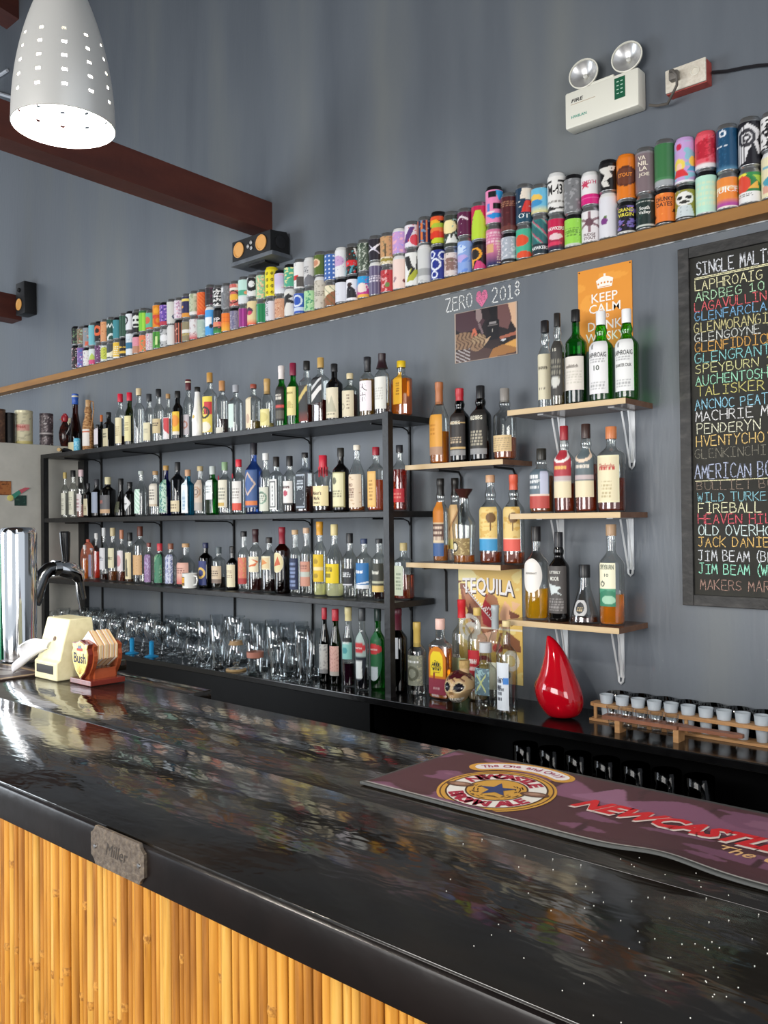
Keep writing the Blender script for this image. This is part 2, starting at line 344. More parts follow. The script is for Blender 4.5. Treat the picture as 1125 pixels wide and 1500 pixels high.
while x < -.05:
    r = rs.uniform(.0048, .0084)
    if i < 290:
        cn = canes[i % 6]; mb = MB().lathe([(a * r, z) for a, z in cn], 10, (0, 0, 0))
        for q in range(len(cn) - 1):
            if cn[q + 1][1] - cn[q][1] < .0065: mb.M[q * 10:(q + 1) * 10] = [1] * 10
        o = mb.build('bamboo_cane', [cane_m[rs.randrange(4)], cane_node], bar, True)
        o.location = (x + r + 1.2, -2.101 - r * .8 + 1.83, .008 + rs.uniform(-.003, .003)); o.rotation_euler = (0, rs.uniform(-.002, .002), rs.uniform(0, 6))
    x += 2 * r + .0004; i += 1
rs = random.Random(11); mb = MB()
for k in range(150):      # tiny pale specks scattered over the right end of the bar
    px, py = rs.gauss(1000, 190), rs.gauss(1370, 90)
    if 560 < px < 1250 and py > 1150 + (px - 560) * .18 and py < 1800:
        p = onZ(px, py, 1.05)
        if -2.12 < p[1] < -1.55 and p[0] < .3: mb.lathe([(.0004, 0), (.00065, .0004), (.0004, .0008)], 5, (p[0] + 1.2, p[1] + 1.83, 1.0500))
mb.build('pale_specks', pbr('pale_specks', 'e8e6df', .6), bar)['kind'] = 'stuff'
# plaque screwed to the edge board
pl = empty('metal_plaque', (-1.013, -2.137, 1.026)); tag(pl, 'small worn bronze plaque with notched corners on the bar edge', 'plaque')
bronze = noisy('worn_bronze', [(.3, '6b5f56'), (.6, '877a6c'), (.8, 'a08c76')], rough=.38, ns=40, metal=.7, bump=.15, bs=160)
hw, hh, c = .063, .0255, .011
poly = []
q4 = [(hw, hh - c), (hw - c * .45, hh - c * .75), (hw - c * .75, hh - c * .45), (hw - c, hh)]
poly = q4 + [(-a, b) for a, b in q4[::-1]] + [(-a, -b) for a, b in q4] + [(a, -b) for a, b in q4[::-1]]
MB().prism(poly, 0, -.0045).build('plate', bronze, pl)
for sx in (-1, 1): MB().lathe([(.0032, 0), (.0028, .0015), (0, .002)], 10).build('screw', pbr('steel', 'aaaaaa', .3, 1), pl, True, (sx * .052, -.0045, -.002), (R(90), 0, 0))
flat_text('Miller', .016, .052, lambda u, v: (u, -.0049, v + .001), pbr('plaque_script', '4d4640', .5, .6), pl, .0, .3)

# --- the ledge of cans
led = noisy('ledge_wood', [(.3, '8a5f2c'), (.6, '9c6d33'), (.8, 'a97a3e')], rough=.5, scale=(1, 6, 6), ns=3, bump=.1, bs=12)
tag(MB().box(-6.6, 1.2, -.07, 0, 2.352, 2.39, b=.002).build('wall_ledge', led), 'long narrow brown wooden ledge on the wall under the cans', 'shelf')

MB().box(-6.6, 1.2, -.004, -.0005, 2.3475, 2.3515).build('trim_1', noisy('caulk_line', [(.4, '63686b'), (.6, 'b4b8ba')], .7, ns=9))['kind'] = 'structure'

# --- steel bottle rack
blackiron = noisy('black_iron', [(.3, '121213'), (.7, '1f1f20')], rough=.4, ns=12, bump=.1, bs=60, spec=.5)
rack = empty('bottle_rack', (-3.5, -.15, .79)); tag(rack, 'black rack of three long shelves against the back wall', 'rack')
RT = (1.862, 1.490, 1.142); RX0, RX1 = -4.885, -2.185
for z in RT: wparts(MB().box(RX0, RX1, -.29, -.012, z - .024, z, b=.002), 'shelf', blackiron, rack)
wparts(MB().box(-4.88, -4.845, -.292, -.262, .79, RT[0] - .024), 'post', blackiron, rack)
wparts(MB().box(-2.200, -2.172, -.296, -.268, .79, RT[0] + .002), 'post', blackiron, rack)
wparts(MB().box(-4.93, -4.86, -.03, -.004, .79, RT[0] - .024), 'post', blackiron, rack)
for x in (-4.70, -4.09, -3.46, -2.90, -2.31):
    wparts(MB().box(x - .0035, x + .0035, -.012, -.002, .79, RT[0] - .024), 'wall_rail', blackiron, rack)
    for z in RT:
        wparts(MB().tube([(x, -.012, z - .055), (x, -.02, z - .04), (x, -.05, z - .03), (x, -.24, z - .028)], .0032, 6), 'bracket', blackiron, rack, True)

# --- the six bracket shelves
oak = noisy('shelf_laminate', [(.3, '6b4a35'), (.6, '7b5740'), (.8, '8a664b')], rough=.22, scale=(1, 8, 8), ns=4, spec=.5)
edgeb = noisy('shelf_edge_band', [(.3, 'bfa47c'), (.7, 'cdb48c')], rough=.45, scale=(1, 8, 8), ns=5)
alu = pbr('bracket_white_steel', 'd6d8da', .35, .25)
def bshelf(x0, x1, y0, z, label, brackets, pale=True, side=None):
    s = empty('bracket_shelf', ((x0 + x1) / 2, y0 / 2, z)); tag(s, label, 'shelf', None)
    wparts(MB().box(x0, x1, y0 + .002, 0, z - .018, z), 'board', oak, s)
    wparts(MB().box(x0, x1, y0, y0 + .002, z - .0182, z + .0002), 'edge_band', edgeb, s)
    for bx in brackets:
        m = MB(); w = .0035
        if pale:
            zb = z - .018 - .195
            m.box(bx - .011, bx + .011, -.003, 0, zb + .02, z - .0185).box(bx - .011, bx + .011, -.15, -.001, z - .021, z - .0182)
            for sx in (-.008, .008): m.tube([(bx + sx, -.006, zb + .02), (bx + sx * 1.2, -.028, zb + .10), (bx + sx * 1.5, -.052, z - .022)], .0035, 6)
            m.tube([(bx - .009, -.006, zb + .03), (bx - .007, -.008, zb + .008), (bx, -.008, zb), (bx + .007, -.008, zb + .008), (bx + .009, -.006, zb + .03)], .004, 6)
            wparts(m, 'bracket', alu, s, True)
        else:
            m.tube([(bx, -.005, z - .2), (bx, -.005, z - .045), (bx, -.02, z - .026), (bx, -.15, z - .023)], .0045, 6); wparts(m, 'bracket', blackiron, s, True)
    return s
bshelf(-1.705, -1.262, -.195, 1.832, 'highest bracket shelf, in front of the orange poster', (-1.60, -1.335))
bshelf(-1.70, -1.285, -.195, 1.472, 'middle bracket shelf of the right three, under the five green-glass bottles', (-1.61, -1.345))
bshelf(-1.71, -1.29, -.205, 1.105, 'lowest bracket shelf, above the red drop sculpture', (-1.60, -1.385))
bshelf(-2.18, -1.73, -.19, 1.665, 'pale edged bracket shelf beside the top of the black rack', (-2.05, -1.80), False)
bshelf(-2.18, -1.745, -.19, 1.292, 'pale edged bracket shelf above the tequila sign', (-2.13, ), False)

# --- things on the wall
def panel(name, w, h, nx, nz, ops, label=None, cat=None, loc=None, parent=None, mat=None, asp=None, seed=1, rot=None, th=.003):
    """a printed sheet with thickness, face towards -Y, origin at its lower left corner"""
    u, v = np.meshgrid(np.linspace(0, 1, nx), np.linspace(0, 1, nz)); col = paint(u.ravel(), v.ravel(), ops, asp or h / w, seed)
    V = [(a * w, -th, b * h) for a, b in zip(u.ravel(), v.ravel())]
    Fc = [(j * nx + i, j * nx + i + 1, (j + 1) * nx + i + 1, (j + 1) * nx + i) for j in range(nz - 1) for i in range(nx - 1)]
    n = len(V); V += [(0, 0, 0), (w, 0, 0), (w, 0, h), (0, 0, h)]; q = [0, nx - 1, nz * nx - 1, (nz - 1) * nx]
    Fc += [(n + 3, n + 2, n + 1, n), (q[0], n, n + 1, q[1]), (q[1], n + 1, n + 2, q[2]), (q[2], n + 2, n + 3, q[3]), (q[3], n + 3, n, q[0])]
    col = np.vstack([col, np.tile(col[0] * .8, (4, 1))])
    o = link(name, me_from(name, V, Fc, mat or printed('print_matt', .5), cols=col), parent, loc, rot)
    if label: tag(o, label, cat)
    return o
white = pbr('white_ink', 'f2ede4', .6)
po = panel('poster', .203, .285, 40, 60, 'b:e0902a N:2:.5:e89c36', 'orange poster with a crown and white words, behind the top shelf bottles', 'poster', (-1.5305, 0, 2.036))
def on(xc, z): return lambda u, v: (xc + u, -.0036, z + v)
crown = [(-.028, 0), (.028, 0), (.034, .027), (.017, .036), (.004, .039), (.004, .048), (-.004, .048), (-.004, .039), (-.017, .036), (-.034, .027)]
MB().prism([(.103 + a * .95, .212 + b) for a, b in crown], -.0033, -.0037).build('crown', white, po)
g = MB()
for k in range(5): g.lathe([(.0035, 0), (.0035, .0003)], 8, (0, 0, 0)); g.V[-16:] = [(.079 + k * .012 + vx, -.0037 - vz, .226 + vy + (.003 if k in (1, 2, 3) else 0)) for vx, vy, vz in g.V[-16:]]
g.box(.083, .123, -.004, -.0036, .2145, .2165); g.build('crown_jewels', pbr('poster_orange', 'd9872a', .5), po)
for tx, h, w, z in (('KEEP', .031, .098, .180), ('CALM', .031, .118, .143), ('AND', .013, .034, .114), ('DRINK', .031, .128, .083), ('WHISKY', .031, .146, .044)): flat_text(tx, h, w, on(.1015, z), white, po, .008)
for a in (.006, .197): MB().lathe([(.0025, 0), (.002, .002), (0, .0025)], 8).build('pin', pbr('pin', '4a2c12', .5), po, True, (a, -.003, .279), (R(90), 0, 0))

cat_ops = ('b:241c1e G:.5:.0:3a2a26 P:0,1,.3,1,.5,.75,.42,.6,.1,.6,0,.68:4a3238 P:.75,1,1,1,1,.45,.92,.62,.86,.8:cfa98a P:.70,1,.86,1,.92,.7,.86,.5,.7,.6:6b4a48 '
           'P:.0,.0,1,.0,1,.22,.62,.16,.3,.3,.0,.2:4b3530 P:.62,.17,1,.3,1,.05,.55,.0:9a6a3a P:.8,.22,1,.3,1,.12:d09a50 P:.54,1,.60,.8,.52,.7,.52,.34,.72,.34,.73,.7,.67,.8,.70,1:171417 R:.57:.68:.66:.70:8a8584 R:.55:.70:.62:.645:77706e R:.61:.62:.5:.56:b0a8a0 '
           'P:.35,1,.44,.98,.46,.8,.40,.72,.36,.8:8d7a78 P:.38,.72,.42,.72,.48,.5,.45,.5:7a6668 P:.72,.38,1,.44,1,.37,.74,.33:a2604a E:.8:.28:.07:.05:1a1717 E:.79:.31:.04:.02:c9c9cc '
           'E:.14:.42:.26:.17:8f7156 E:.40:.36:.12:.15:a48a6a E:.36:.26:.1:.08:8f7156 P:.28,.46,.30,.62,.34,.64,.38,.5:c46a50 P:.48,.36,.60,.44,.52,.3:b99b7c')
pc = panel('photo_print', .29, .196, 90, 66, cat_ops, 'glossy photo of a tabby cat lying among bottles, on the wall', 'photo', (-2.075, 0, 2.068), mat=printed('print_gloss', .3))
me = pc.data; ca = me.color_attributes['Col']; u, v = np.meshgrid(np.linspace(0, 1, 90), np.linspace(0, 1, 66)); u = u.ravel(); v = v.ravel()
buf = np.zeros(len(me.vertices) * 4, np.float32); ca.data.foreach_get('color', buf); buf = buf.reshape(-1, 4)
fur = (((u - .14) / .26) ** 2 + ((v - .42) / .17) ** 2 < 1) | (((u - .40) / .12) ** 2 + ((v - .36) / .15) ** 2 < 1)
st = (np.sin(u * 95 + 3 * np.sin(v * 30) + 40 * v) > .35) & fur; buf[:len(u)][st, :3] = lin('5c4434')
m2 = (u < .25) & (v < .25) & (np.sin(u * 70 + v * 90) > .5); buf[:len(u)][m2, :3] = lin('b9b2b0')
bd = (u < .012) | (u > .988) | (v < .015) | (v > .985); buf[:len(u)][bd, :3] = lin('b5a394')
ca.data.foreach_set('color', buf.ravel())

def wall_pl(x, z): return (x, -.0012, z)
cw_ = chalk_mat('dcdedd')
zt = empty('chalk_writing', (0, 0, 0)); zt['label'] = 'white chalk words and a pink heart above the cat photo'; zt['category'] = 'writing'
chalk_text('ZERO', -2.118, 2.278, .026, .052, wall_pl, cw_, zt, w=.0055, drift=.001)
chalk_text('2018', -1.895, 2.275, .026, .056, wall_pl, cw_, zt, w=.0055, drift=.003)
V = []; Fc = []
for k in range(-9, 10):
    h = k / 9; t0 = abs(h); top = .020 * math.sqrt(max(0, 1 - (t0 * 2 - 1) ** 2)) + .012; bot = -.030 * (1 - t0)
    ribbon([(-1.945 + h * .026, 2.300 + bot), (-1.945 + h * .026 + .001, 2.300 + top)], .0034, wall_pl, V, Fc)
link('heart', me_from('heart', V, Fc, chalk_mat('d8759a')), zt)

# --- tin tequila sign
tq_ops = ('b:e3bf6a N:3:.45:ead58c E:.1:.9:.2:.1:f0e2a0 '
          'P:.02,.86,.12,.86,.6,.42,.5,.34,.2,.56,.05,.72:8f5a44 P:.06,.8,.12,.8,.5,.46,.44,.42,.18,.6:b07a5c '
          'P:.1,.62,.42,.34,.4,.24,.3,.24:efc9a0 P:.18,.68,.32,.5,.28,.46,.14,.58:6a3a2c P:.36,.62,.46,.78,.58,.66,.66,.52,.62,.44,.4,.5:9c2e34 P:.44,.72,.50,.8,.62,.74,.66,.66,.56,.64:9c6a4c '
          'B:.46:.475:eee0c8 P:.66,.6,.74,.72,.84,.66,.8,.48,.68,.48:e8b48e P:.8,.64,.97,.6,.84,.5:7a4a38 P:.84,.72,.98,.7,.86,.62:e5b890 P:.7,.3,.98,.28,.96,.38,.76,.46:8a5a40 D:14:12:.001:fff '
          'O:.18:.46:.15:.028:efe8e0 O:.2:.44:.08:.025:efe8e0 P:.3,.4,.62,.46,.56,.26,.34,.24:e6b79c E:.62:.3:.08:.04:d2504a P:.62,.26,.7,.44,.66,.44,.58,.26:8a5a40 '
          'N:5:1.15:7a4432 O:.82:.2:.1:.03:eee4d4 O:.4:.12:.12:.03:9c2e34 E:.7:.08:.12:.05:4e6a3c')
tq = panel('tin_sign', .292, .43, 96, 130, tq_ops, 'tin sign lettered TEQUILA with a big brown hat, behind the clear bottles', 'sign', (-2.071, 0, .838), asp=1.44, mat=printed('print_gloss', .3))
flat_text('TEQUILA', .074, .245, lambda u, v: (.142 + u, -.0034, .352 + v - abs(u) * .06 + .004 - u * .02), pbr('sign_shadow', '5a463c', .5), tq, .03)
flat_text('TEQUILA', .070, .238, lambda u, v: (.139 + u, -.0039, .356 + v - abs(u) * .06 + .004 - u * .02), pbr('sign_white', 'efecec', .5), tq, .02)
V = []; Fc = []
for k in range(40):
    a = k / 39; x0, z0 = .03 + a * .16, .35 - a * .15
    ribbon([(x0, z0), (x0 + .006 * (1 if k % 2 else -1), z0 + .009)], .004, lambda x, z: (x, -.0036, z), V, Fc)
for k in range(5): ribbon([(.125 + k * .012, .27), (.131 + k * .012, .283), (.137 + k * .012, .27)], .003, lambda x, z: (x, -.0036, z), V, Fc)
link('hat_braid', me_from('hat_braid', V, Fc, pbr('sign_white', 'efecec', .5)), tq)

# --- chalkboard
cb = empty('chalkboard', (-1.16, 0, 1.172)); tag(cb, 'large framed chalkboard menu with coloured chalk lines, right edge', 'chalkboard')
cfm = noisy('charred_frame', [(.3, '1d1c1c'), (.55, '2b2a29'), (.8, '4a4745')], rough=.55, scale=(3, 3, 9), ns=6, bump=.3, bs=30)
slate = noisy('slate', [(.3, '24231f'), (.6, '2d2c27'), (.85, '3d3b35')], rough=.8, ns=3, detail=6)
wparts(MB().box(-1.125, -.25, -.012, 0, 1.2, 2.29), 'slate', slate, cb)
for n_, a in (('frame_side', (-1.160, -1.124, -.024, 0, 1.172, 2.315)), ('frame_side', (-.251, -.215, -.024, 0, 1.172, 2.315)), ('frame_rail', (-1.1239, -.2511, -.024, 0, 1.172, 1.207)), ('frame_rail', (-1.1239, -.2511, -.024, 0, 2.280, 2.315))):
    wparts(MB().box(*a, b=.002), n_, cfm, cb)
menu = [('SINGLE MALTS', 1020, 404, .040, .0160, 'dfe0e4', 1.3), ('LAPHROAIG 10', 1018, 426.7, .030, .0185, 'ece6b8', 1), ('ARDBEG 10', 1019, 442, .027, .0195, 'b8e0b8', 1), ('LAGAVULLIN 16', 1018, 457, .028, .0175, 'e2696e', 1),
        ('GLENFARCLAS 15', 1018, 471.5, .028, .0175, '7fb4dc', 1), ('GLENMORANGIE', 1017, 488.6, .030, .0165, 'd6cc94', 1), ('GLENGOYNE 12', 1018, 502, .027, .018, 'd9dad4', 1), ('GLENFIDDICH 12', 1018, 517, .029, .0175, 'e0aa5c', 1),
        ('GLENGRANT', 1018, 532.5, .030, .0205, '8fd0d0', 1), ('SPEYBURN 10', 1019, 548, .028, .0195, 'd8d69c', 1), ('AUCHENTOSHAN', 1020, 565, .030, .0175, 'a8e6c4', 1), ('TALISKER 10', 1022, 580.5, .030, .0205, 'd0c87c', 1),
        ('ANCNOC PEATHEART', 1019, 600.8, .031, .0165, '98cfe4', 1), ('MACHRIE MOOR', 1019, 617.5, .030, .0205, 'e6e4e4', 1), ('PENDERYN, WALES', 1021, 636, .031, .0195, 'e8e6cc', 1), ("HVENTYCHO'S", 1020, 654, .031, .0185, 'e6c47e', 1),
        ('GLENKINCHI 12', 1018, 672, .029, .0175, '807c70', .8), ('AMERICAN BOURBON', 1018, 702, .044, .0175, 'b0b8d0', 1.2), ('BULLIET BOURBON', 1021, 718, .027, .0195, '8c7c70', .8), ('WILD TURKEY', 1022, 735, .027, .0175, '8cc0cc', .9),
        ('FIREBALL', 1023, 751, .030, .0195, 'eeecc4', 1), ('HEAVEN HILL', 1023, 767, .029, .0185, 'd8606c', 1), ('OLD OVERHOLT', 1023, 784, .030, .0185, 'dff0ee', 1), ('JACK DANIELS', 1023, 800.5, .030, .018, 'e6be74', 1),
        ('JIM BEAM (BLACK)', 1023, 821, .031, .0165, 'e4e6ea', 1), ('JIM BEAM (WHITE)', 1024, 840, .031, .0165, 'a4ecd0', 1), ('MAKERS MARK', 1026, 863, .031, .0175, 'a8887c', .9)]
for tx, px, py, h, cwid, c, ww in menu:
    p = onY(px, py, -.013); chalk_text(tx, p[0] + 1.16, p[2] - 1.172, cwid, h, lambda x, z: (x, -.0135, z), chalk_mat(c), cb, w=.0030 * ww)
V = []; Fc = []
for y0 in (408, 410): p = onY(1018, y0, -.013); ribbon([(p[0] + 1.16, p[2] - 1.172), (p[0] + 1.46, p[2] - 1.170)], .003, lambda x, z: (x, -.0135, z), V, Fc)
p = onY(1019, 705, -.013); ribbon([(p[0] + 1.16, p[2] - 1.172), (p[0] + 1.7, p[2] - 1.170)], .003, lambda x, z: (x, -.0135, z), V, Fc)
link('underline', me_from('underline', V, Fc, chalk_mat('ece6b8')), cb)

# --- emergency light and its socket
cream = pbr('cream_plastic', 'dedccf', .4); clearp = pbr('socket_plastic', 'd9d3c4', .4)
el = empty('emergency_light', (-1.405, 0, 2.87)); tag(el, 'white twin-head emergency light unit lettered FIRE high on the wall', 'lamp')
MB().box(-.137, .137, -.058, 0, -.062, .066, b=.008).build('case', cream, el, True)
MB().box(-.045, .045, -.05, -.01, .064, .076, b=.003).build('top_bridge', cream, el, True)
MB().box(.052, .090, -.0595, -.057, -.018, .052).build('status_panel', pbr('status_green', '1f5a40', .35), el)
g = MB()
for k in range(4): g.box(.060, .068, -.0600, -.0594, -.002 + k * .013, .001 + k * .013); g.box(.074, .082, -.0600, -.0594, -.002 + k * .013, .001 + k * .013)
g.build('status_marks', pbr('mark_pale', 'b8d4c0', .5), el)
flat_text('FIRE', .012, .046, lambda u, v: (-.088 + u, -.0588, .030 + v), pbr('ink_black', '26262a', .5), el, .02, .2)
MB().box(-.112, -.02, -.0592, -.0584, .017, .0185).build('rule_line', pbr('rule_tan', 'b9a48c', .5), el)
flat_text('HWILAN', .010, .058, lambda u, v: (-.082 + u, -.0588, -.026 + v), pbr('ink_teal', '2f9a86', .5), el, .012)
chrome = pbr('lamp_reflector', 'e6e6e6', .3, .75)
for lx, lz in ((-.072, .112), (.088, .112)):
    h = MB().lathe([(.012, 0), (.030, .008), (.047, .028), (.0525, .036), (.0525, .042), (.049, .043), (.048, .038), (.030, .022), (.008, .014), (0, .013)], 32).build('lamp_head', cream, el, True, (lx, -.012, lz), (R(90 - 4), 0, R(8)))
    MB().lathe([(.008, .0145), (.030, .0225), (.047, .038)], 28, caps=(0, 0)).build('reflector', chrome, h, True)
    MB().lathe([(.007, .016), (.008, .024), (0, .029)], 10).build('bulb', pbr('bulb_glass', 'e8e8e0', .2), h, True)
    MB().lathe([(0, .041), (.048, .0405)], 28, caps=(0, 0)).build('lens', thin_glass('lens_clear', 'f4f4f4', .8, .12), h, True)
    MB().tube([(lx, -.02, lz - .03), (lx * .8, -.025, .062)], .007, 8).build('neck', cream, el, True)
sk = empty('socket_box', (-1.115, 0, 2.853)); tag(sk, 'white double socket on a red box with a plug, top right', 'socket')
MB().box(-.066, .066, -.042, 0, -.038, .036, b=.002).build('back_box', noisy('socket_red', [(.3, '9c3c34'), (.7, 'b4544a')], .5, ns=8), sk)
MB().box(-.066, .066, -.050, -.042, -.036, .038, b=.003).build('face_plate', noisy('socket_face', [(.3, 'c9bfae'), (.7, 'ddd6c8')], .5, ns=30), sk, True)
for sx in (-.03, .032): MB().lathe([(.014, 0), (.015, .003), (.011, .004), (.010, .001), (0, .001)], 16).build('outlet', clearp, sk, True, (sx, -.0495, .004), (R(90), 0, 0))
MB().box(-.045, -.015, -.075, -.051, -.01, .02, b=.005).build('plug', pbr('plug_gray', '6d6862', .5), sk, True)
q = [onY(x, y, -.03) for x, y in ((951, 154), (962, 155), (978, 152), (992, 146), (1002, 134), (1005, 122), (999, 115), (990, 121))]
q[-1] = (-1.150, -.082, 2.868); q[-2][1] = -.10; q[-3][1] = -.10; q[-4][1] = -.085; q[-5][1] = -.07
tag(MB().tube([tuple(p) for p in q], .0045, 7).build('power_cord', pbr('cord_gray', '5b5650', .5), None, True), 'grey looped cord between the emergency light and the socket', 'cord')
q = [onY(x, y, -.012) for x, y in ((1043, 106), (1065, 104), (1090, 99), (1110, 96), (1150, 93))]
tag(MB().tube([tuple(p) for p in q], .005, 7).build('power_cord', pbr('cord_black', '16151a', .5), None, True), 'black cord running right from the socket along the wall', 'cord')

# --- speakers
spb = noisy('speaker_black', [(.3, '0e0e0f'), (.7, '171718')], rough=.5, ns=20)
cone_o = pbr('speaker_cone_amber', 'd9a05a', .4)
def driver(parent, x, z, r, y, c=cone_o, name='driver'):
    MB().lathe([(r * 1.12, 0), (r * 1.12, .004), (r, .0045), (r * .9, .001), (r * .35, -.012), (r * .33, -.004), (0, 0)], 22).build(name, c, parent, True, (x, y, z), (R(90), 0, 0))
sp = empty('small_speaker', (-5.555, 0, 2.935)); tag(sp, 'small black bookshelf speaker on the far left wall, amber cone', 'speaker')
MB().box(-.06, .06, -.085, -.002, -.105, .105, b=.005).build('cabinet', spb, sp, True); driver(sp, -.01, -.04, .034, -.087); driver(sp, -.01, .055, .013, -.087, spb, 'tweeter')
ss = empty('speaker_shelf', (-3.168, 0, 2.70)); tag(ss, 'small grey wall shelf carrying the centre speaker', 'shelf')
MB().box(-.150, .152, -.125, 0, -.024, -.005, b=.002).build('board', noisy('shelf_gray', [(.3, '50555c'), (.7, '60656b')], .5, ns=5), ss)
MB().box(-.06, .06, -.09, 0, -.034, -.0245).build('bracket', blackiron, ss)
cs = empty('centre_speaker', (-3.168, -.058, 2.696)); tag(cs, 'long black centre speaker with two amber cones under the beam', 'speaker')
MB().prism([(-.064, 0), (.05, 0), (.05, .08), (.035, .105), (-.064, .095)], -.138, .138, plane='yz').build('cabinet', spb, cs)
for sx in (-.088, .075): driver(cs, sx, .048, .033, -.0655)
for a, b in ((-.018, .05), (.004, .064), (.006, .038)): driver(cs, a, b, .008, -.066, pbr('tweeter_silver', 'c8c8c8', .3, .6), 'tweeter')
MB().lathe([(.03, 0), (.03, .003), (.026, .004), (0, .003)], 20).build('side_disc', pbr('disc_dark', '1c1c1e', .35), cs, True, (.138, -.005, .05), (0, R(90), 0))

# --- pendant lamp
Zl = 1.60; r_ = ray(93.5, 187); lp = CAM + r_ * (Zl / F)
la = empty('pendant_lamp', tuple(lp)); tag(la, 'pale bullet-shaped pendant lamp with rows of square holes, lit, over the bar', 'lamp')
def shade(r0, name, mat):
    prof = [(1, 0), (.995, .035), (.985, .07)] + [(.985 - .0 - .02 * k, .07 + .075 * k) for k in range(1, 4)]
    zs = np.linspace(0, 1, 61); V = []; Fc = []; n = 120
    def rad(t): return r0 * (1 - .03 * t - .90 * max(0, (t - .0)) ** 2.15) if t < .97 else r0 * .085
    Hh = .315
    for t in zs:
        for i in range(n): a = 2 * math.pi * i / n; V.append((rad(t) * math.cos(a), rad(t) * math.sin(a), t * Hh))
    for k in range(60):
        for i in range(n):
            hole = (i % 10 in (0, 1)) and (k in (7, 12, 17, 22, 27)) or (i % 10 in (0, 1)) and k in (8, 13, 18, 23, 28) and False
            if not hole: j = (i + 1) % n; Fc.append((k * n + i, k * n + j, (k + 1) * n + j, (k + 1) * n + i))
    return link(name, me_from(name, V, Fc, mat, True), la)
RL = 72.5 / F * Zl
so = shade(RL, 'shade', pbr('shade_aluminium', 'c9c9c6', .32, .35)); si = shade(RL - .0012, 'inner_lining', pbr('shade_white', 'f4f2ea', .6))
MB().lathe([(RL - .001, 0), (RL + .0006, .0008), (RL + .0006, .003), (RL - .001, .003)], 96, caps=(0, 0)).build('rim', pbr('shade_aluminium', 'c9c9c6', .32, .35), la, True)
MB().tube([(0, 0, .30), (0, 0, 3.0)], .003, 8).build('cord', pbr('cord_black', '16151a', .5), la)
MB().lathe([(.0, .05), (.02, .058), (.03, .08), (.028, .10), (.015, .13), (.013, .17)], 20).build('bulb', pbr('bulb_lit', 'ffffff', .5, emit='fff6e6', es=150), la, True)
MB().lathe([(.02, .16), (.02, .23), (0, .24)], 16).build('lamp_holder', spb, la, True)
pl_ = bpy.data.lights.new('pendant_light', 'POINT'); pl_.energy = 30; pl_.color = (1, .95, .86); pl_.shadow_soft_size = .03
o = bpy.data.objects.new('pendant_light', pl_); COL.objects.link(o); o.location = (lp[0], lp[1], lp[2] + .03)

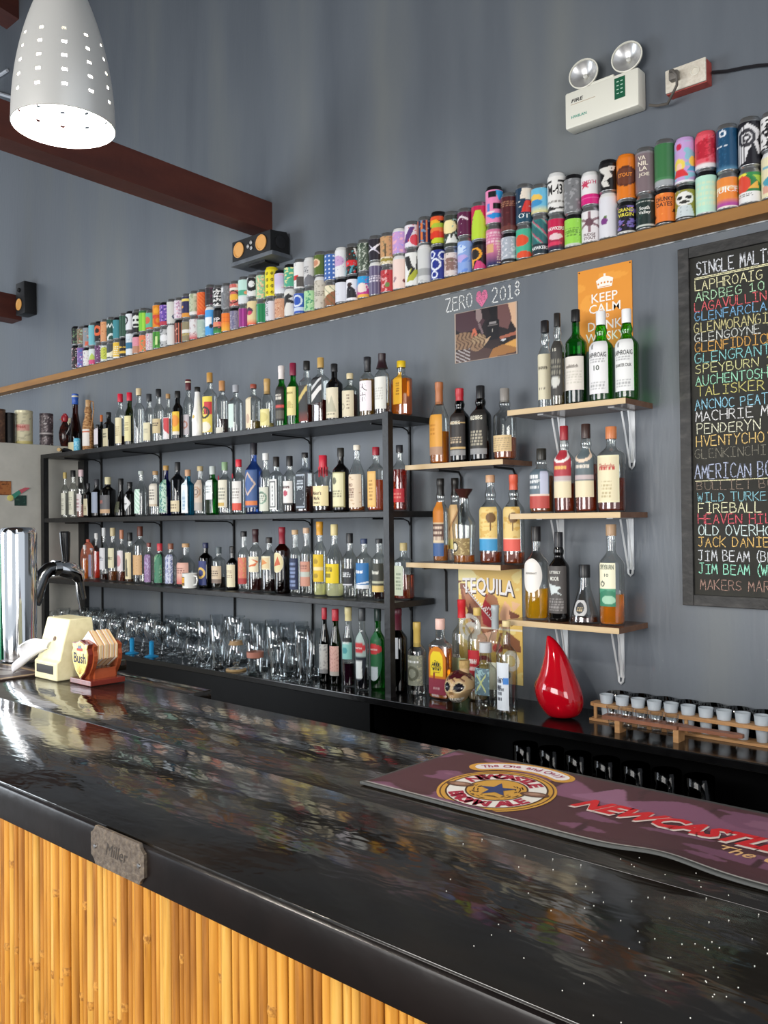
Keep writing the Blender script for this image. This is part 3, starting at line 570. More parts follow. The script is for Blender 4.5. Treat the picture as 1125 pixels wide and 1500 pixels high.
# ================================================================ cans on the ledge
CANS = r'''113.5|504|475.5|k|black can with pink and white spots, far left end|b:1a1416 N:9:.5:d98a9a N:7:.75:f0e6e2|k|black can with green and pink picture, far left end|b:1c1d20 N:6:.4:5d7a58 N:9:.8:c98a8a
121|504|476|s|can of swirling violet and blue|b:7a5a9a N:4:.3:4a6ab0 N:6:.7:e9dcea N:9:1:b84a6a|s|brown can with faint green leaves|b:7d6a52 N:5:.4:9fb59a N:7:.7:b9685a
130|511|474|k|pale can with tiny coloured marks and black shoulder|b:dcdad8 N:10:.6:6a4a7a N:8:.8:d06a7a|k|grey can with orange red picture and black shoulder|b:8a8f94 N:3:.2:d8644a N:6:.7:e9a890
139.5|507.5|470|s|pale can with a green hill over pink|b:d6dedb B:0:.28:d0447a P:.2,.28,.8,.28,.5,.72:b4c95a N:7:.9:7fa59a|s|tall cyan blue can without picture|b:6fb5bf N:3:.7:9fd4da
147.6|500|468|s|violet can with white and black splashes|b:6b3a6b N:6:.3:1c161c N:7:.7:eadce6|k|black can with an orange ring|b:1d1a1a O:.45:.6:.22:.08:e0673a N:9:.9:efe9e0
155|502|465.5|s|white can covered with a lime round face|b:d9dcd4 C:.5:.5:.36:c5c94a N:9:.6:6f8a3c|s|peach can with brown specks|b:d99a6a N:8:.6:a8603c N:5:.9:ecc79d
162.6|500|462.7|s|dark grey can with a cream sickle shape|b:3c4348 O:.35:.85:.5:.12:e6e3cc B:0:.08:cfd2d0 R:.5:.9:.15:.2:dfe2e2|s|dark green can with a white serpent line|b:1f4a40 Z:.7:.16:.05:e6ebe6 O:.6:.05:.25:.06:dfe6e0
173.5|500|462.7|s|yellow can with white lettering blocks|b:e8be3c F:.2:.8:.2:.8:5:f4ecd0 B:0:.08:f2efe6|k|plain teal can with black shoulder|b:3f8a93 C:.3:.6:.05:d9ecec
182|497.5|456.7|k|black can with yellow bows|b:18181a P:.1,.7,.5,.6,.9,.7,.9,.5,.5,.56,.1,.5:e2b63c P:.2,.35,.8,.35,.8,.2,.2,.2:e2b63c|s|dark green can with black tree lines|b:38604e S:9:.35:22382e N:5:.9:4b7a62
192.5|483|456|s|white can with a steel blue band|b:dfe6ea B:.28:.58:2f7293 N:8:.8:b5cfdc F:.2:.8:.62:.9:4:b9c8d0|k|white can with a black swirl and black shoulder|b:e4e6ea O:.2:.6:.2:.05:1c1c20 N:6:1.1:3a3a3e
203|490|451|k|pink can with black shoulder band|b:d98fa0 B:0:.45:b98468 N:8:.8:e8b9c0|s|black can with a white laughing skull|b:1b1b1c E:.5:.55:.32:.3:dfe0dc C:.38:.62:.08:1b1b1c C:.62:.62:.08:1b1b1c E:.5:.38:.2:.07:1b1b1c
213|486|448.5|s|orange can with green streaks|b:e0784a N:4:.3:5ea06a N:7:.7:f0b78a|s|bright lime green can|b:7fc83e S:2:.3:a8e04c B:.88:1:2f6a3a
223|484|452.4|s|pale pink can with grey scribbles|b:d8cccf N:8:.3:b09ab0 N:9:.8:d8608a|s|mint can with an orange heart shape|b:62b398 C:.35:.55:.2:d4694c B:0:.12:c4553f
233|481|440.6|s|leafy green can with a pale figure|b:4c9a34 N:5:.4:2f6a24 R:.44:.56:.2:.7:cfe69a|s|orange can with red and yellow circles|b:e08a1c C:.5:.75:.16:f0a52c R:.2:.9:.4:.55:cf3a3c O:.6:.3:.2:.07:d9541c
244|480|440|s|grey can with a black and white bird|b:b7b9ba N:4:.3:5c5e62 E:.5:.5:.25:.2:e8e8ea N:8:.9:2e2f33|k|violet can with pink red letters and black shoulder|b:6a4aa8 N:6:.4:c9a4dc B:0:.2:b83a4e N:5:.8:2b2a6a
254|477|435.4|w|plain white can, narrow, beside the black red one|b:d9d7d4|s|white can with a grey moon|b:d2d2cc C:.7:.3:.12:3c4a66 C:.72:.34:.07:c8c6c0 N:4:.8:aaaaa6
263|467|434|k|black can with coral flame stripes|b:241c1c S:6:.4:c4644c N:6:.8:dcae9e|s|white can with lilac drawing|b:e0d3dc N:6:.4:b48aa8 N:9:.8:e9a9b4
275|465|428|s|brass coloured can with a white centre band|b:8e8466 B:.42:.6:e4e2da F:.2:.8:.3:.4:2:d8c26a N:5:.7:a39a80|s|navy can with yellow collar and orange foot|b:2c2b54 B:0:.2:dc943a B:.78:.9:e8d06a C:.3:.5:.08:d99a3a
287|461|423.4|s|white can with red paint splashes|b:dcd8d8 N:6:.5:b9a0a4 G:.35:.0:c83a3c N:7:1:8a2a34|s|pale olive can with soft scribbles|b:bcc2a4 N:5:.3:9aa486 N:7:.8:e4e6d4 B:0:.15:e2e2dc
299.5|462.5|421|s|pale grey green can, nearly plain|b:a9bdae N:3:.7:c0cfc2|s|vivid orange red can with curved streaks|b:e25a26 L:5:.45:ec7a38 G:.3:.0:d8401e
311|447|415.6|w|sky blue can with a white square|b:4a9fe0 R:.2:.62:.35:.72:eef2f6 C:.6:.35:.1:22303c N:4:.9:7fc0ee|s|charcoal can with a faint purple line|b:332e32 N:5:.8:5a2f48 H:3:.06:4a4448
323.6|448|417.7|k|black can with pink and green bands, EP letters|b:1c1c1e B:.3:.5:e08a6a G:.3:.0:3f9a4a N:5:1:d84a7a|s|black can with white crossed arms|b:2a2a2c N:5:.1:e6e4e2 N:8:.9:2a2a2c
335.6|455|412|s|orange can fading to yellow|b:ec7a26 G:.6:.0:efb23c H:4:.08:d9642a|s|silver grey speckled can|b:77797c N:9:.4:8f9194 R:.05:.4:.75:.95:dcdcdc
348.4|453|408.4|k|grey violet can with black shoulder|b:8a8498 N:6:.3:6b6a88 N:8:.7:bfc4d4 N:9:1.2:7fae8a|s|pink can with a yellow pastry picture|b:c9645c N:3:.3:e6b9a0 E:.45:.4:.35:.14:ecb13e O:.45:.4:.3:.03:2a1c1c B:.72:.82:e4dccf
360|448|402.5|s|magenta can with a gold edge|b:8c2a78 R:0:.25:0:1:8a7a2a S:4:.2:b23f98|s|mint can with green leaves and orange fruit|b:bfe0d6 B:.35:.55:4ba886 E:.75:.45:.18:.08:e89a6a B:0:.3:dadfe0
373|434|402.8|s|cream can with a toucan over red flowers|b:e4cf9c E:.35:.58:.22:.16:4a2c48 E:.38:.5:.14:.1:c83c64 G:.25:.0:e8543a N:6:1.1:e84a6a|s|white can with bold black curves|b:e2e2e0 O:.5:.65:.25:.09:1c1c1e N:6:.7:2a2a2c
387|438|395.6|s|emerald green can with a pale side strip|b:157a48 R:.1:.35:.1:.9:6a8a80 S:3:.15:2fa066|s|light green can with pink and cream foliage|b:8fc49a N:5:.3:e8c9a0 N:7:.7:d88a80 N:8:1.1:4f9a68
400|435|387.7|s|white can with upright black word DEATH|b:d8d5da N:4:1:b9b4be|y|yellow can with small dark ovals|b:ead824 D:4:4:.25:3a3616 D:4:4:.14:b8a81e
414|435|392.7|s|tan can with rust coloured sketch|b:cf9c7c N:6:.4:b87858 N:8:.8:e2bfa2|k|lavender and white can with black shoulder|b:cbbfdc G:.5:.1:e2e4ea N:2:.6:e0a9c4
428|420|385.6|w|white can with a black climbing figure|b:dcdad4 P:.2,.8,.5,.92,.7,.8,.5,.7,.8,.56,.75,.48,.4,.55,.2,.3,.1,.4:2a2a2c|k|green and teal marbled can with black shoulder|b:4fa888 N:5:.3:e2dc9a N:6:.7:2c7a80
441|424|377|s|royal blue can with a pale ring|b:2f55b4 O:.4:.62:.24:.04:d8e0f0 B:.12:.3:c9d4e8|s|white can with a red sign and dark drawing|b:e6e4e2 R:.05:.5:.32:.5:cc3330 R:.4:.9:.05:.45:57524e N:8:.9:3a3a3c
455.4|420|374.5|s|pale green can with dark green sketch|b:a9d4a0 N:6:.3:4f9a72 N:8:.8:d8ecc4|w|light grey can with a dark grey skyline|b:cfcdcc P:.1,.0,1,.0,1,.42,.7,.36,.5,.44,.3,.3:75757a F:.2:.5:.5:.8:4:6a6a6e
471|403|370|w|beige can with a faint grey mountain|b:cbc4b6 N:5:.5:a79f90 F:.2:.8:.45:.6:3:6d655a|s|olive green can with a round cream picture|b:55692a E:.3:.6:.26:.22:e8c8a4 E:.3:.6:.18:.15:c98a6a
485.5|414|365|s|brown can with a cream diagonal|b:94603f P:0,1,1,1,1,.9,.2,.4,0,.4:e6dcbc L:3:.1:3e6a44|s|blue can with white stars|b:3f68ae D:5:6:.22:e6ecf6
501|412|359.7|k|white can with black shoulder and faint sketch|b:dadce4 N:7:1:a2a4b4 B:0:.04:2a2a2c|w|white can with a violet round emblem|b:e2e2e4 E:.35:.6:.34:.2:c9a4cc N:6:.9:9a84a8
519|405|354|k|white can with a seated figure in black|b:e8e6ea E:.4:.75:.13:.1:3a2a2a P:.2,.1,.75,.1,.65,.5,.5,.65,.32,.65,.22,.5:26242a N:8:1.2:c7c4cc|s|black can with a red band and large V|b:2e2a26 B:.3:.5:d92a30 N:5:.3:4a9aa8 N:6:.8:c82a2e P:.6,.95,.7,.95,.8,.65,.9,.95,.97,.95,.83,.55,.77,.55:e8e4e0
534|401|348.4|s|blue can with a white unicorn on magenta|b:2a9ad4 G:.6:.3:c83a8c E:.45:.45:.3:.22:ecdcd4 N:7:.6:c23a86 B:0:.14:ecb04a|s|grey green can with a pale dragon|b:5f6a5c N:6:.3:3d4a3e N:7:.5:c9cfc2
551|382|345.6|w|grey violet can with white stripes|b:5f5674 S:6:.25:8a849c F:.1:.9:.45:.7:3:d9d4e0|s|black can with a white star flash|b:2a2630 P:.0,.35,.45,.58,.95,.95,.55,.5:e8e4ec P:.2,.8,.5,.55,.85,.2,.45,.5:d4cfe0
567.7|389|338.5|s|red can with pink balloons|b:b8343a N:5:.5:e0a0a0 N:6:.9:6a1c24 C:.55:.3:.1:6a8a4c|s|tan can with palm trees|b:c99a6c B:.0:.25:e4d8b8 N:6:.5:8a7a5c R:.45:.52:.25:.7:5a4a34 E:.5:.15:.35:.06:9a8a3c
584.5|372.6|333.5|w|pale pink can with a few dark spots|b:ecd2c8 C:.35:.35:.07:a8868a C:.3:.28:.05:8a7a8a C:.75:.25:.07:7a3a3c|w|lilac pink can with pastel clouds|b:c49ad0 N:4:.3:e8b0c0 N:5:.8:9a9ae0 N:6:1.2:f0dcb4
602.5|363|326.4|s|white can with a black and yellow leaf fan|b:e6e6e2 P:.1,.92,.45,.88,.6,.5,.4,.45:2a2a2c P:.3,.1,.5,.5,.9,.45,.6,.15:aeb03a P:.35,.2,.6,.55,.7,.5:2a2a2c P:.75,.9,.9,.5,.7,.45:3a3a3c|s|white can with a purple and red brush figure|b:e4dce4 P:.1,.2,.5,.9,.7,.9,.4,.2:5a3a78 C:.7:.3:.22:d84a5a N:7:1:c83a4a
620.5|357|317.8|w|light grey can with a darker paper tear|b:cfd0ce B:.2:.42:a4a6a5 N:3:.8:b9bbba|s|navy can with orange streaks|b:2f2f52 S:5:.4:d8743c N:5:.7:6a8aa8
640|359|307.7|k|navy blue can with white line shapes|b:23328a O:.45:.5:.2:.04:e6eaf6 O:.75:.8:.15:.03:dfe4f4 O:.3:.85:.12:.03:dfe4f4 O:.4:.15:.12:.03:dfe4f4 N:9:1.3:dfe4f4|k|black can with stacked orange and green fruit|b:16120f E:.5:.88:.42:.08:e2552a E:.35:.72:.3:.12:f0b02a E:.6:.62:.35:.1:a8c038 E:.5:.48:.42:.09:e8783a E:.5:.3:.45:.13:d93a24 E:.6:.1:.36:.1:c4cc30
661.5|364|307|s|white can with a brown animal drawing|b:dccfca E:.5:.5:.38:.28:8a6a62 N:7:.4:c9b4ac N:8:.9:5f7a4a|s|dark can with a golden white burst|b:3a3f38 E:.45:.62:.32:.22:f2e2a8 N:6:.5:8fb0a8 P:.3,.1,.5,.4,.6,.1:eceae4 P:.5,.1,.65,.4,.85,.1:dfe2dc
680|346|312.7|s|light blue can with soft white ovals|b:8aa8e0 E:.3:.75:.3:.14:cbdcf4 E:.4:.45:.28:.12:b9a8e0 N:3:.4:6a90dc|s|plum can with a white roof shape|b:5c1f44 P:.05,.6,.4,.85,.7,.7,.7,.6,.4,.76,.05,.5:e4d8dc N:8:.9:d8c4cc
701|355|294|k|black can with an orange yellow teardrop|b:241a1c P:.25,0,.5,.9,.1,.6:e8a02c E:.35:.62:.3:.28:eca42c E:.35:.62:.2:.22:2c2622 P:.3,0,.9,0,.6,.3,.45,.35:d4447a N:6:1.2:e05a2c|s|crimson topped can with a lime monster|b:c42350 P:.1,0,.9,0,.85,.5,.62,.85,.4,.85,.2,.5:b8d83c N:8:.9:4f8a2c
721|327.6|270.8|s|rose pink can with gold window print, navy foot|b:d4789c G:.45:.05:2f2f5c F:.1:.9:.55:.95:5:ecc4d0 R:.2:.55:.35:.6:d8a878 F:.65:.9:.05:.7:9:e4d0b8|k|pink can with blue and black blocks|b:ec8ab8 P:.6,1,1,1,1,.6,.75,.7:2aa0e0 R:.35:.65:.78:.95:1a1a1c R:.52:.85:.42:.6:1a1a1c P:.2,.25,.5,.1,1,.2,.9,.3:2a90d8 R:.3:.42:.35:.6:5a8ad0 E:.4:.32:.2:.04:f0d8e0
744|339.6|280.4|k|silver grey can with black shoulder and pale mountains|b:a9b0ba N:5:.3:d8d8dc N:8:.9:7f8590 B:0:.1:1f1f22|s|maroon can with faint gold writing|b:4f1f24 N:3:.7:6a2f30 F:.2:.8:.72:.9:3:a8785a B:0:.14:6a3a34
765.6|328|267.6|s|sea green can with two orange red discs|b:48b090 E:.4:.6:.3:.2:e0502e E:.5:.1:.34:.12:e0502e|s|navy, red and white striped can with OT letters|b:1f3a52 P:.5,1,1,1,1,.6,.4,.7:e8dccc P:.45,.3,1,.3,1,.65,.6,.62:d83a34 N:6:.9:c8c8c4 B:0:.22:204a60
788.5|314|268.4|s|striped teal, pink and grey can lettered HAWKERS|b:2c6a6c L:2.2:.25:c84a6a L:2.2:.12:6ab0a0 B:0:.3:24343c N:4:1.2:9aa09c|s|blue sky can with yellow honey creatures|b:6ab8d8 E:.35:.6:.3:.16:ecc25a E:.35:.4:.28:.14:3f90c4 G:.3:.05:dcd69a N:7:1.1:e8e2b8
812.8|313|250.8|s|crimson can with navy foot lettered HAWKERS|b:c4204c G:.4:.05:26283e E:.5:.42:.26:.1:e8c8cc E:.4:.2:.35:.07:d8385c|w|white can with black hoops lettered M-43|b:e8e6e2 B:.82:.9:1e1c1c C:.5:.86:.1:e8e6e2 P:.0,.05,.3,.18,.5,.1,1,.18,1,.12,.0,.0:2a2826 F:.15:.85:.22:.34:3:8a8680
837|312.7|253.8|k|lime green can with black neck band|b:96d450 N:5:.6:a9e070 F:.2:.8:.35:.7:4:6a9a3a B:0:.08:c8cfc0|k|grey marbled can with black shoulder|b:77787a N:4:.3:9a9a9c N:5:.8:4f5052
861|302|250|s|white can with a snowflake lettered FUDGE STOUT|b:e4dfe0 P:.45,.98,.55,.98,.55,.3,.45,.3:8a6a72 P:.1,.75,.15,.82,.9,.5,.86,.43:8a6a72 P:.1,.5,.15,.43,.9,.76,.86,.83:8a6a72 C:.5:.63:.14:6a4a54|w|white can with a pink star over a magenta half|b:e8e4e4 B:0:.34:d4207a B:.2:.23:e860a4 P:.35,.85,.42,.74,.56,.74,.46,.66,.5,.55,.36,.62,.24,.55,.27,.66,.16,.74,.3,.74:c83a5a
887|281|235.7|w|white can with a small purple berry|b:dcdbe0 E:.4:.4:.12:.09:7a3a80 C:.46:.5:.05:5a7a3c|k|black can with a white robot figure|b:171618 P:.2,.85,.8,.9,.75,.72,.6,.7,.7,.5,.5,.35,.6,.1,.4,.1,.3,.3,.45,.55,.3,.7:d9d6d0 N:7:.9:1c1b1d
914|294|224|k|black can with yellow words and violet cartoons|b:1b1824 N:6:.4:7a6ab4 N:8:.9:d88aa0 B:.5:.72:1b1824 B:0:.04:d8d4cc|o|orange can with a brown ornate badge|b:e07a20 N:5:.8:cf6414 E:.52:.55:.42:.25:5a2f20 E:.52:.55:.36:.2:6a3a28 N:8:1.25:b85a1c
941|284|214.5|s|dark green black can with script writing|b:1f2f2c N:6:.6:2f4a42 B:.05:.12:c8ccc4 F:.1:.9:.88:.95:1:c8ccc4|s|mauve grey can lettered VANILA JOE|b:7c6c70 B:.96:1:8a8488
971|275|202|k|orange can lettered CHUNKY DATES|b:e87c34 E:.85:.4:.1:.06:5a2c1c E:.12:.25:.09:.07:5a2c1c N:3:.8:f09a4c B:0:.05:241c1a|s|plain forest green can in bare silver|b:3c7446 B:0:.14:a4a8aa B:.15:.2:4c8456
1000|275|199|k|olive gold can with a white panda face|b:8f8a34 P:.15,0,.85,0,.7,.45,.3,.45:c9d2d4 N:9:.7:8f9a9c E:.5:.68:.3:.24:e8e6e0 E:.36:.72:.1:.06:22221e E:.64:.72:.1:.06:22221e E:.5:.56:.16:.05:2e2e2a B:0:.04:2e2e2a|p|lilac and aqua can with two blond cartoon heads|b:c4a0d4 N:2:.1:8ac0d0 E:.35:.42:.2:.16:ecd25c E:.36:.38:.1:.09:f0c8b0 P:.1,.15,.65,.15,.5,.32,.25,.32:d83a40 E:.8:.5:.14:.12:ecd25c P:.6,.25,1,.25,.9,.38,.7,.38:4aa0c8 C:.35:.88:.1:c82a4a B:0:.06:e8e4ea
1030.5|249|190|k|pale mint can with soft square blocks|b:b8e2cc F:.1:.9:.2:.9:5:cfe2c0 N:3:.8:c9ddb8 B:0:.03:d8dcd8|r|red can with a crimson lobster drawing|b:e05a68 P:.2,.8,.8,.9,.9,.5,.6,.3,.2,.3:b82436 N:7:.3:d83a4c N:8:.9:3a1c20 G:.16:.1:e8e0e0
1061.5|252|180|s|orange and purple can lettered JUICE|b:e88a3c B:.58:.7:ecc08a G:.3:.12:b04a98 B:0:.06:ecdcd4|s|deep blue can with tiny white ring emblem|b:1c4a6c N:9:.7:2a5c80 O:.4:.88:.09:.025:e6eaf0 F:.15:.6:.52:.6:2:dfe6ec G:.1:.0:5a8aa8
1093|245|170|s|can of green, red and yellow triangles over white|b:2f7a44 P:.0,1,.3,.72,.5,1:e8dc4a P:.4,1,.7,.7,1,1:3a8a4c C:.3:.62:.26:d84a36 P:.5,.45,.8,.45,.75,.7:e8b04a P:.6,.9,.9,.55,1,.9:a8c84a B:0:.35:e6e6e4 F:.1:.6:.2:.3:2:4a4a4a|s|black can with a white spiral octopus|b:1c1a22 P:.0,.4,.1,.8,.5,.95,.9,.75,.75,.55,.9,.3,.8,.2,.65,.5,.5,.3,.4,.05,.0,.0:dcdadc O:.45:.62:.22:.05:3a383e O:.45:.62:.1:.04:3a383e S:11:.2:1c1a22 E:.45:.62:.14:.1:dcdadc O:.45:.62:.09:.03:3a383e
1126|221|162|w|cream can with pastel zigzag landscape|b:e4d9b4 P:.2,.4,.5,.55,1,.45,1,.3,.3,.25:4a9ab0 P:.2,.3,.5,.25,1,.3,1,.1,.2,.1:d8a08c R:.2:.8:.72:.78:7ab0c0|s|black and white can with a camera drawing|b:e4e2e0 N:5:.2:1c1a1c R:.4:.7:.45:.65:1a1a1c R:.48:.56:.52:.6:dcdcdc'''
NECK = {'s': pbr('can_silver', 'b4b6b8', .3, .85), 'k': pbr('can_black_wrap', '17171a', .35), 'w': pbr('can_white_neck', 'dcdcda', .35), 'y': pbr('can_yellow_neck', 'dcc820', .35),
        'o': pbr('can_orange_neck', 'dc7820', .35), 'p': pbr('can_lilac_neck', 'c4a0d4', .35), 'r': pbr('can_red_neck', 'd8505c', .35)}
can_print = printed('can_print', .34, .3); RC = .0330
def lid_mesh(key):
    m = MB()
    m.lathe([(RC * .985, -.0175), (RC * .99, -.016), (RC * .93, -.009), (RC * .83, -.004), (RC * .84, 0), (RC * .80, -.001), (RC * .76, -.0045), (0, -.004)], 24)
    m.lathe([(RC * .80, .0005), (RC * .84, .0002), (RC * .84, -.0012)], 24, mi=1, caps=(0, 0))
    me = me_from('lid', m.V, m.F, NECK[key], True); me.materials.append(NECK['s']); me.polygons.foreach_set('material_index', m.M); return me
LIDS = {k: lid_mesh(k) for k in NECK}
def base_mesh():
    m = MB().lathe([(RC * .72, 0), (RC * .78, .0005), (RC * .93, .006), (RC * .985, .009)], 24); return me_from('base_rim', m.V, m.F, NECK['s'], True)
BASE = base_mesh()
def can_body(ops, h, face, seed):
    nu, nv = 64, 34; th = np.linspace(0, 2 * math.pi, nu, endpoint=False); z = np.linspace(.008, h - .0165, nv)
    T, Zg = np.meshgrid(th, z); d = (T - face + math.pi) % (2 * math.pi) - math.pi
    u = d / math.pi + .5; u = np.where(u > 1, 2 - u, np.where(u < 0, -u, u)); v = (Zg - z[0]) / (z[-1] - z[0])
    c = paint(u.ravel(), v.ravel(), ops, (h - .02) / (math.pi * RC), seed)
    V = np.stack([RC * np.cos(T), RC * np.sin(T), Zg], -1).reshape(-1, 3)
    i = np.arange(nu); j = (i + 1) % nu; Fc = [(int(k * nu + a), int(k * nu + b), int((k + 1) * nu + b), int((k + 1) * nu + a)) for k in range(nv - 1) for a, b in zip(i, j)]
    return me_from('can', V, Fc, can_print, True, c)
def wrap(rad, face, z0):
    return lambda u, v: ((rad) * math.cos(face + u / rad), (rad) * math.sin(face + u / rad), z0 + v)
CT = {'VANILA': [('VA', .014, .026, .118, 'e8dcc8', -.006), ('NIL', .014, .034, .100, 'e8dcc8', -.003), ('LA', .014, .026, .083, 'e8dcc8', -.002), ('JOE', .014, .036, .062, 'e8dcc8', 0)],
      'M-43': [('M-43', .036, .056, .090, '1e1c1c', 0)], 'crimson can with navy foot': [('HAWKERS', .013, .068, .082, 'f0e8e8', 0)], 'striped teal, pink': [('HAWKERS', .013, .068, .030, 'e8ecec', 0)],
      'JUICE': [('JUICE', .024, .074, .060, 'f2eee6', 0)], 'CHUNKY': [('CHUNKY', .014, .062, .084, '3a241c', 0), ('DATES', .014, .055, .067, '3a241c', 0)], 'FUDGE': [('FUDGE', .010, .042, .030, '5a3c40', 0), ('STOUT', .010, .042, .018, '5a3c40', 0)],
      'EP letters': [('EP', .022, .034, .074, 'f0eeee', -.004)], 'OT letters': [('OT', .018, .042, .032, 'e8ecec', .004)], 'yellow words': [('GRAND', .012, .056, .082, 'e6d84a', 0), ('VIRGIN', .012, .056, .066, 'e6d84a', 0)],
      'pink star over': [('SMITH', .013, .052, .082, 'c84a6c', 0)], 'brown ornate badge': [('STOUT', .013, .050, .084, 'e88a30', 0)], 'script writing': [('South', .012, .034, .072, 'e4e6e0', 0), ('Valley', .013, .040, .056, 'e4e6e0', 0)],
      'DEATH': [('DEATH', .016, .070, .062, '26242a', -99)], 'violet cartoons': [], 'lime green can with black neck': [('HAZY', .010, .04, .058, '5c9030', 0)]}
rows = [l.split('|') for l in CANS.strip().split('\n')]
xs = [onY(float(r[0]), 300 + (577 - .24 * float(r[0])) * 0 + 60, -.036)[0] for r in rows]
for _ in range(400):
    for i in range(len(xs) - 1):
        d = xs[i + 1] - xs[i] - .0668
        if d < 0: xs[i] += d / 2; xs[i + 1] -= d / 2
SEEN = {}
def unique(l):
    if l in SEEN: print('DUP LABEL', l)
    SEEN[l] = 1; return l
def make_can(x, zb, h, neck, desc, ops, seed, row):
    o = link('beer_can', None); face = math.atan2(CAM[1] + .036, CAM[0] - x) * .55 + (-math.pi / 2) * .45
    COL.objects.unlink(o); bpy.data.objects.remove(o)
    o = link('beer_can', can_body(ops, h, face, seed), None, (x, -.036, zb))
    tag(o, unique(desc + ', ' + row), 'can', row.replace('in the ', '') + ' of cans on the wall ledge')
    link('lid', LIDS[neck], o, (0, 0, h)); link('base_rim', BASE, o, (0, 0, 0))
    for key, tx in CT.items():
        if key in desc:
            for (s, th_, w, z, c, off) in tx:
                if off == -99: flat_text(s, th_, w, (lambda u, v: ((RC + .0004) * math.cos(face - .5 - v / RC), (RC + .0004) * math.sin(face - .5 - v / RC), z + u)), pbr('ink_' + c, c, .5), o, .03)
                else: flat_text(s, th_, w, wrap(RC + .0004, face + off / RC, z * h / .155 if h > .14 else z), pbr('ink_' + c, c, .5), o, .02)
    return o
for i, r in enumerate(rows):
    px = float(r[0]); x = xs[i]
    zj = onY(px, float(r[1]), -.069)[2]; zt_ = onY(px, float(r[2]), -.069)[2]
    h1 = min(max(zj - 2.390, .113), .158); h2 = min(max(zt_ - 2.390 - h1, .112), .172)
    make_can(x, 2.3902, h1, r[3], r[4], r[5], i * 2 + 1, 'in the lower row')
    make_can(x + random.uniform(-.0006, .0006), 2.3904 + h1, h2, r[6], r[7], r[8], i * 2 + 2, 'in the upper row')

# ================================================================ bottles
GL = {'c': thin_glass('glass_clear', 'f8faf8', .6, .11, gloss=.9), 'd': pbr('glass_black', '0c0b0b', .05, spec=.6), 'g': thin_glass('glass_green', '4cc060', .35, .07), 'g2': thin_glass('glass_olive', '6f8040', .3, .07),
      'g3': thin_glass('glass_deep_green', '0d2c12', .4, .07), 'g4': thin_glass('glass_bright_green', '74d83c', .3, .07), 'W': None, 'M': pbr('glass_opal', 'ecebe8', .12), 'B': thin_glass('glass_cobalt', '1c3c9c', .3, .07),
      'b': thin_glass('glass_blue', '86a8e4', .3, .07), 's': thin_glass('glass_smoke', '77777c', .3, .07), 't': thin_glass('glass_turquoise', '5cc0d8', .4, .07), 'R': pbr('glass_salmon', 'cf7860', .2, trans=.4),
      'd2': thin_glass('glass_brown', '241610', .4, .07), 'a': thin_glass('glass_amber', '8a4a20', .3, .07), 'k': pbr('glass_black', '0c0b0b', .05, spec=.6)}
wick = noisy('wicker_weave', [(.35, '7a4f2c'), (.5, 'b08050'), (.65, 'c8a070')], rough=.7, scale=(1, 1, 3), ns=60, bump=.6, bs=90)
GL['W'] = wick; GL['d'] = GL['k']
def liquid(c):
    k = 'liquid_' + c
    if k not in _m:
        m = pbr(k, c, .03, trans=.62, ior=1.34)
        l = lin(c); m.node_tree.nodes['Principled BSDF'].inputs['Base Color'].default_value = (*[min(1, q * 1.5 + .002) for q in l], 1)
    return _m[k]
def sm(a, b, n=6): return [(a[0] + (b[0] - a[0]) * (t * t * (3 - 2 * t)), a[1] + (b[1] - a[1]) * t) for t in [k / n for k in range(1, n + 1)]]
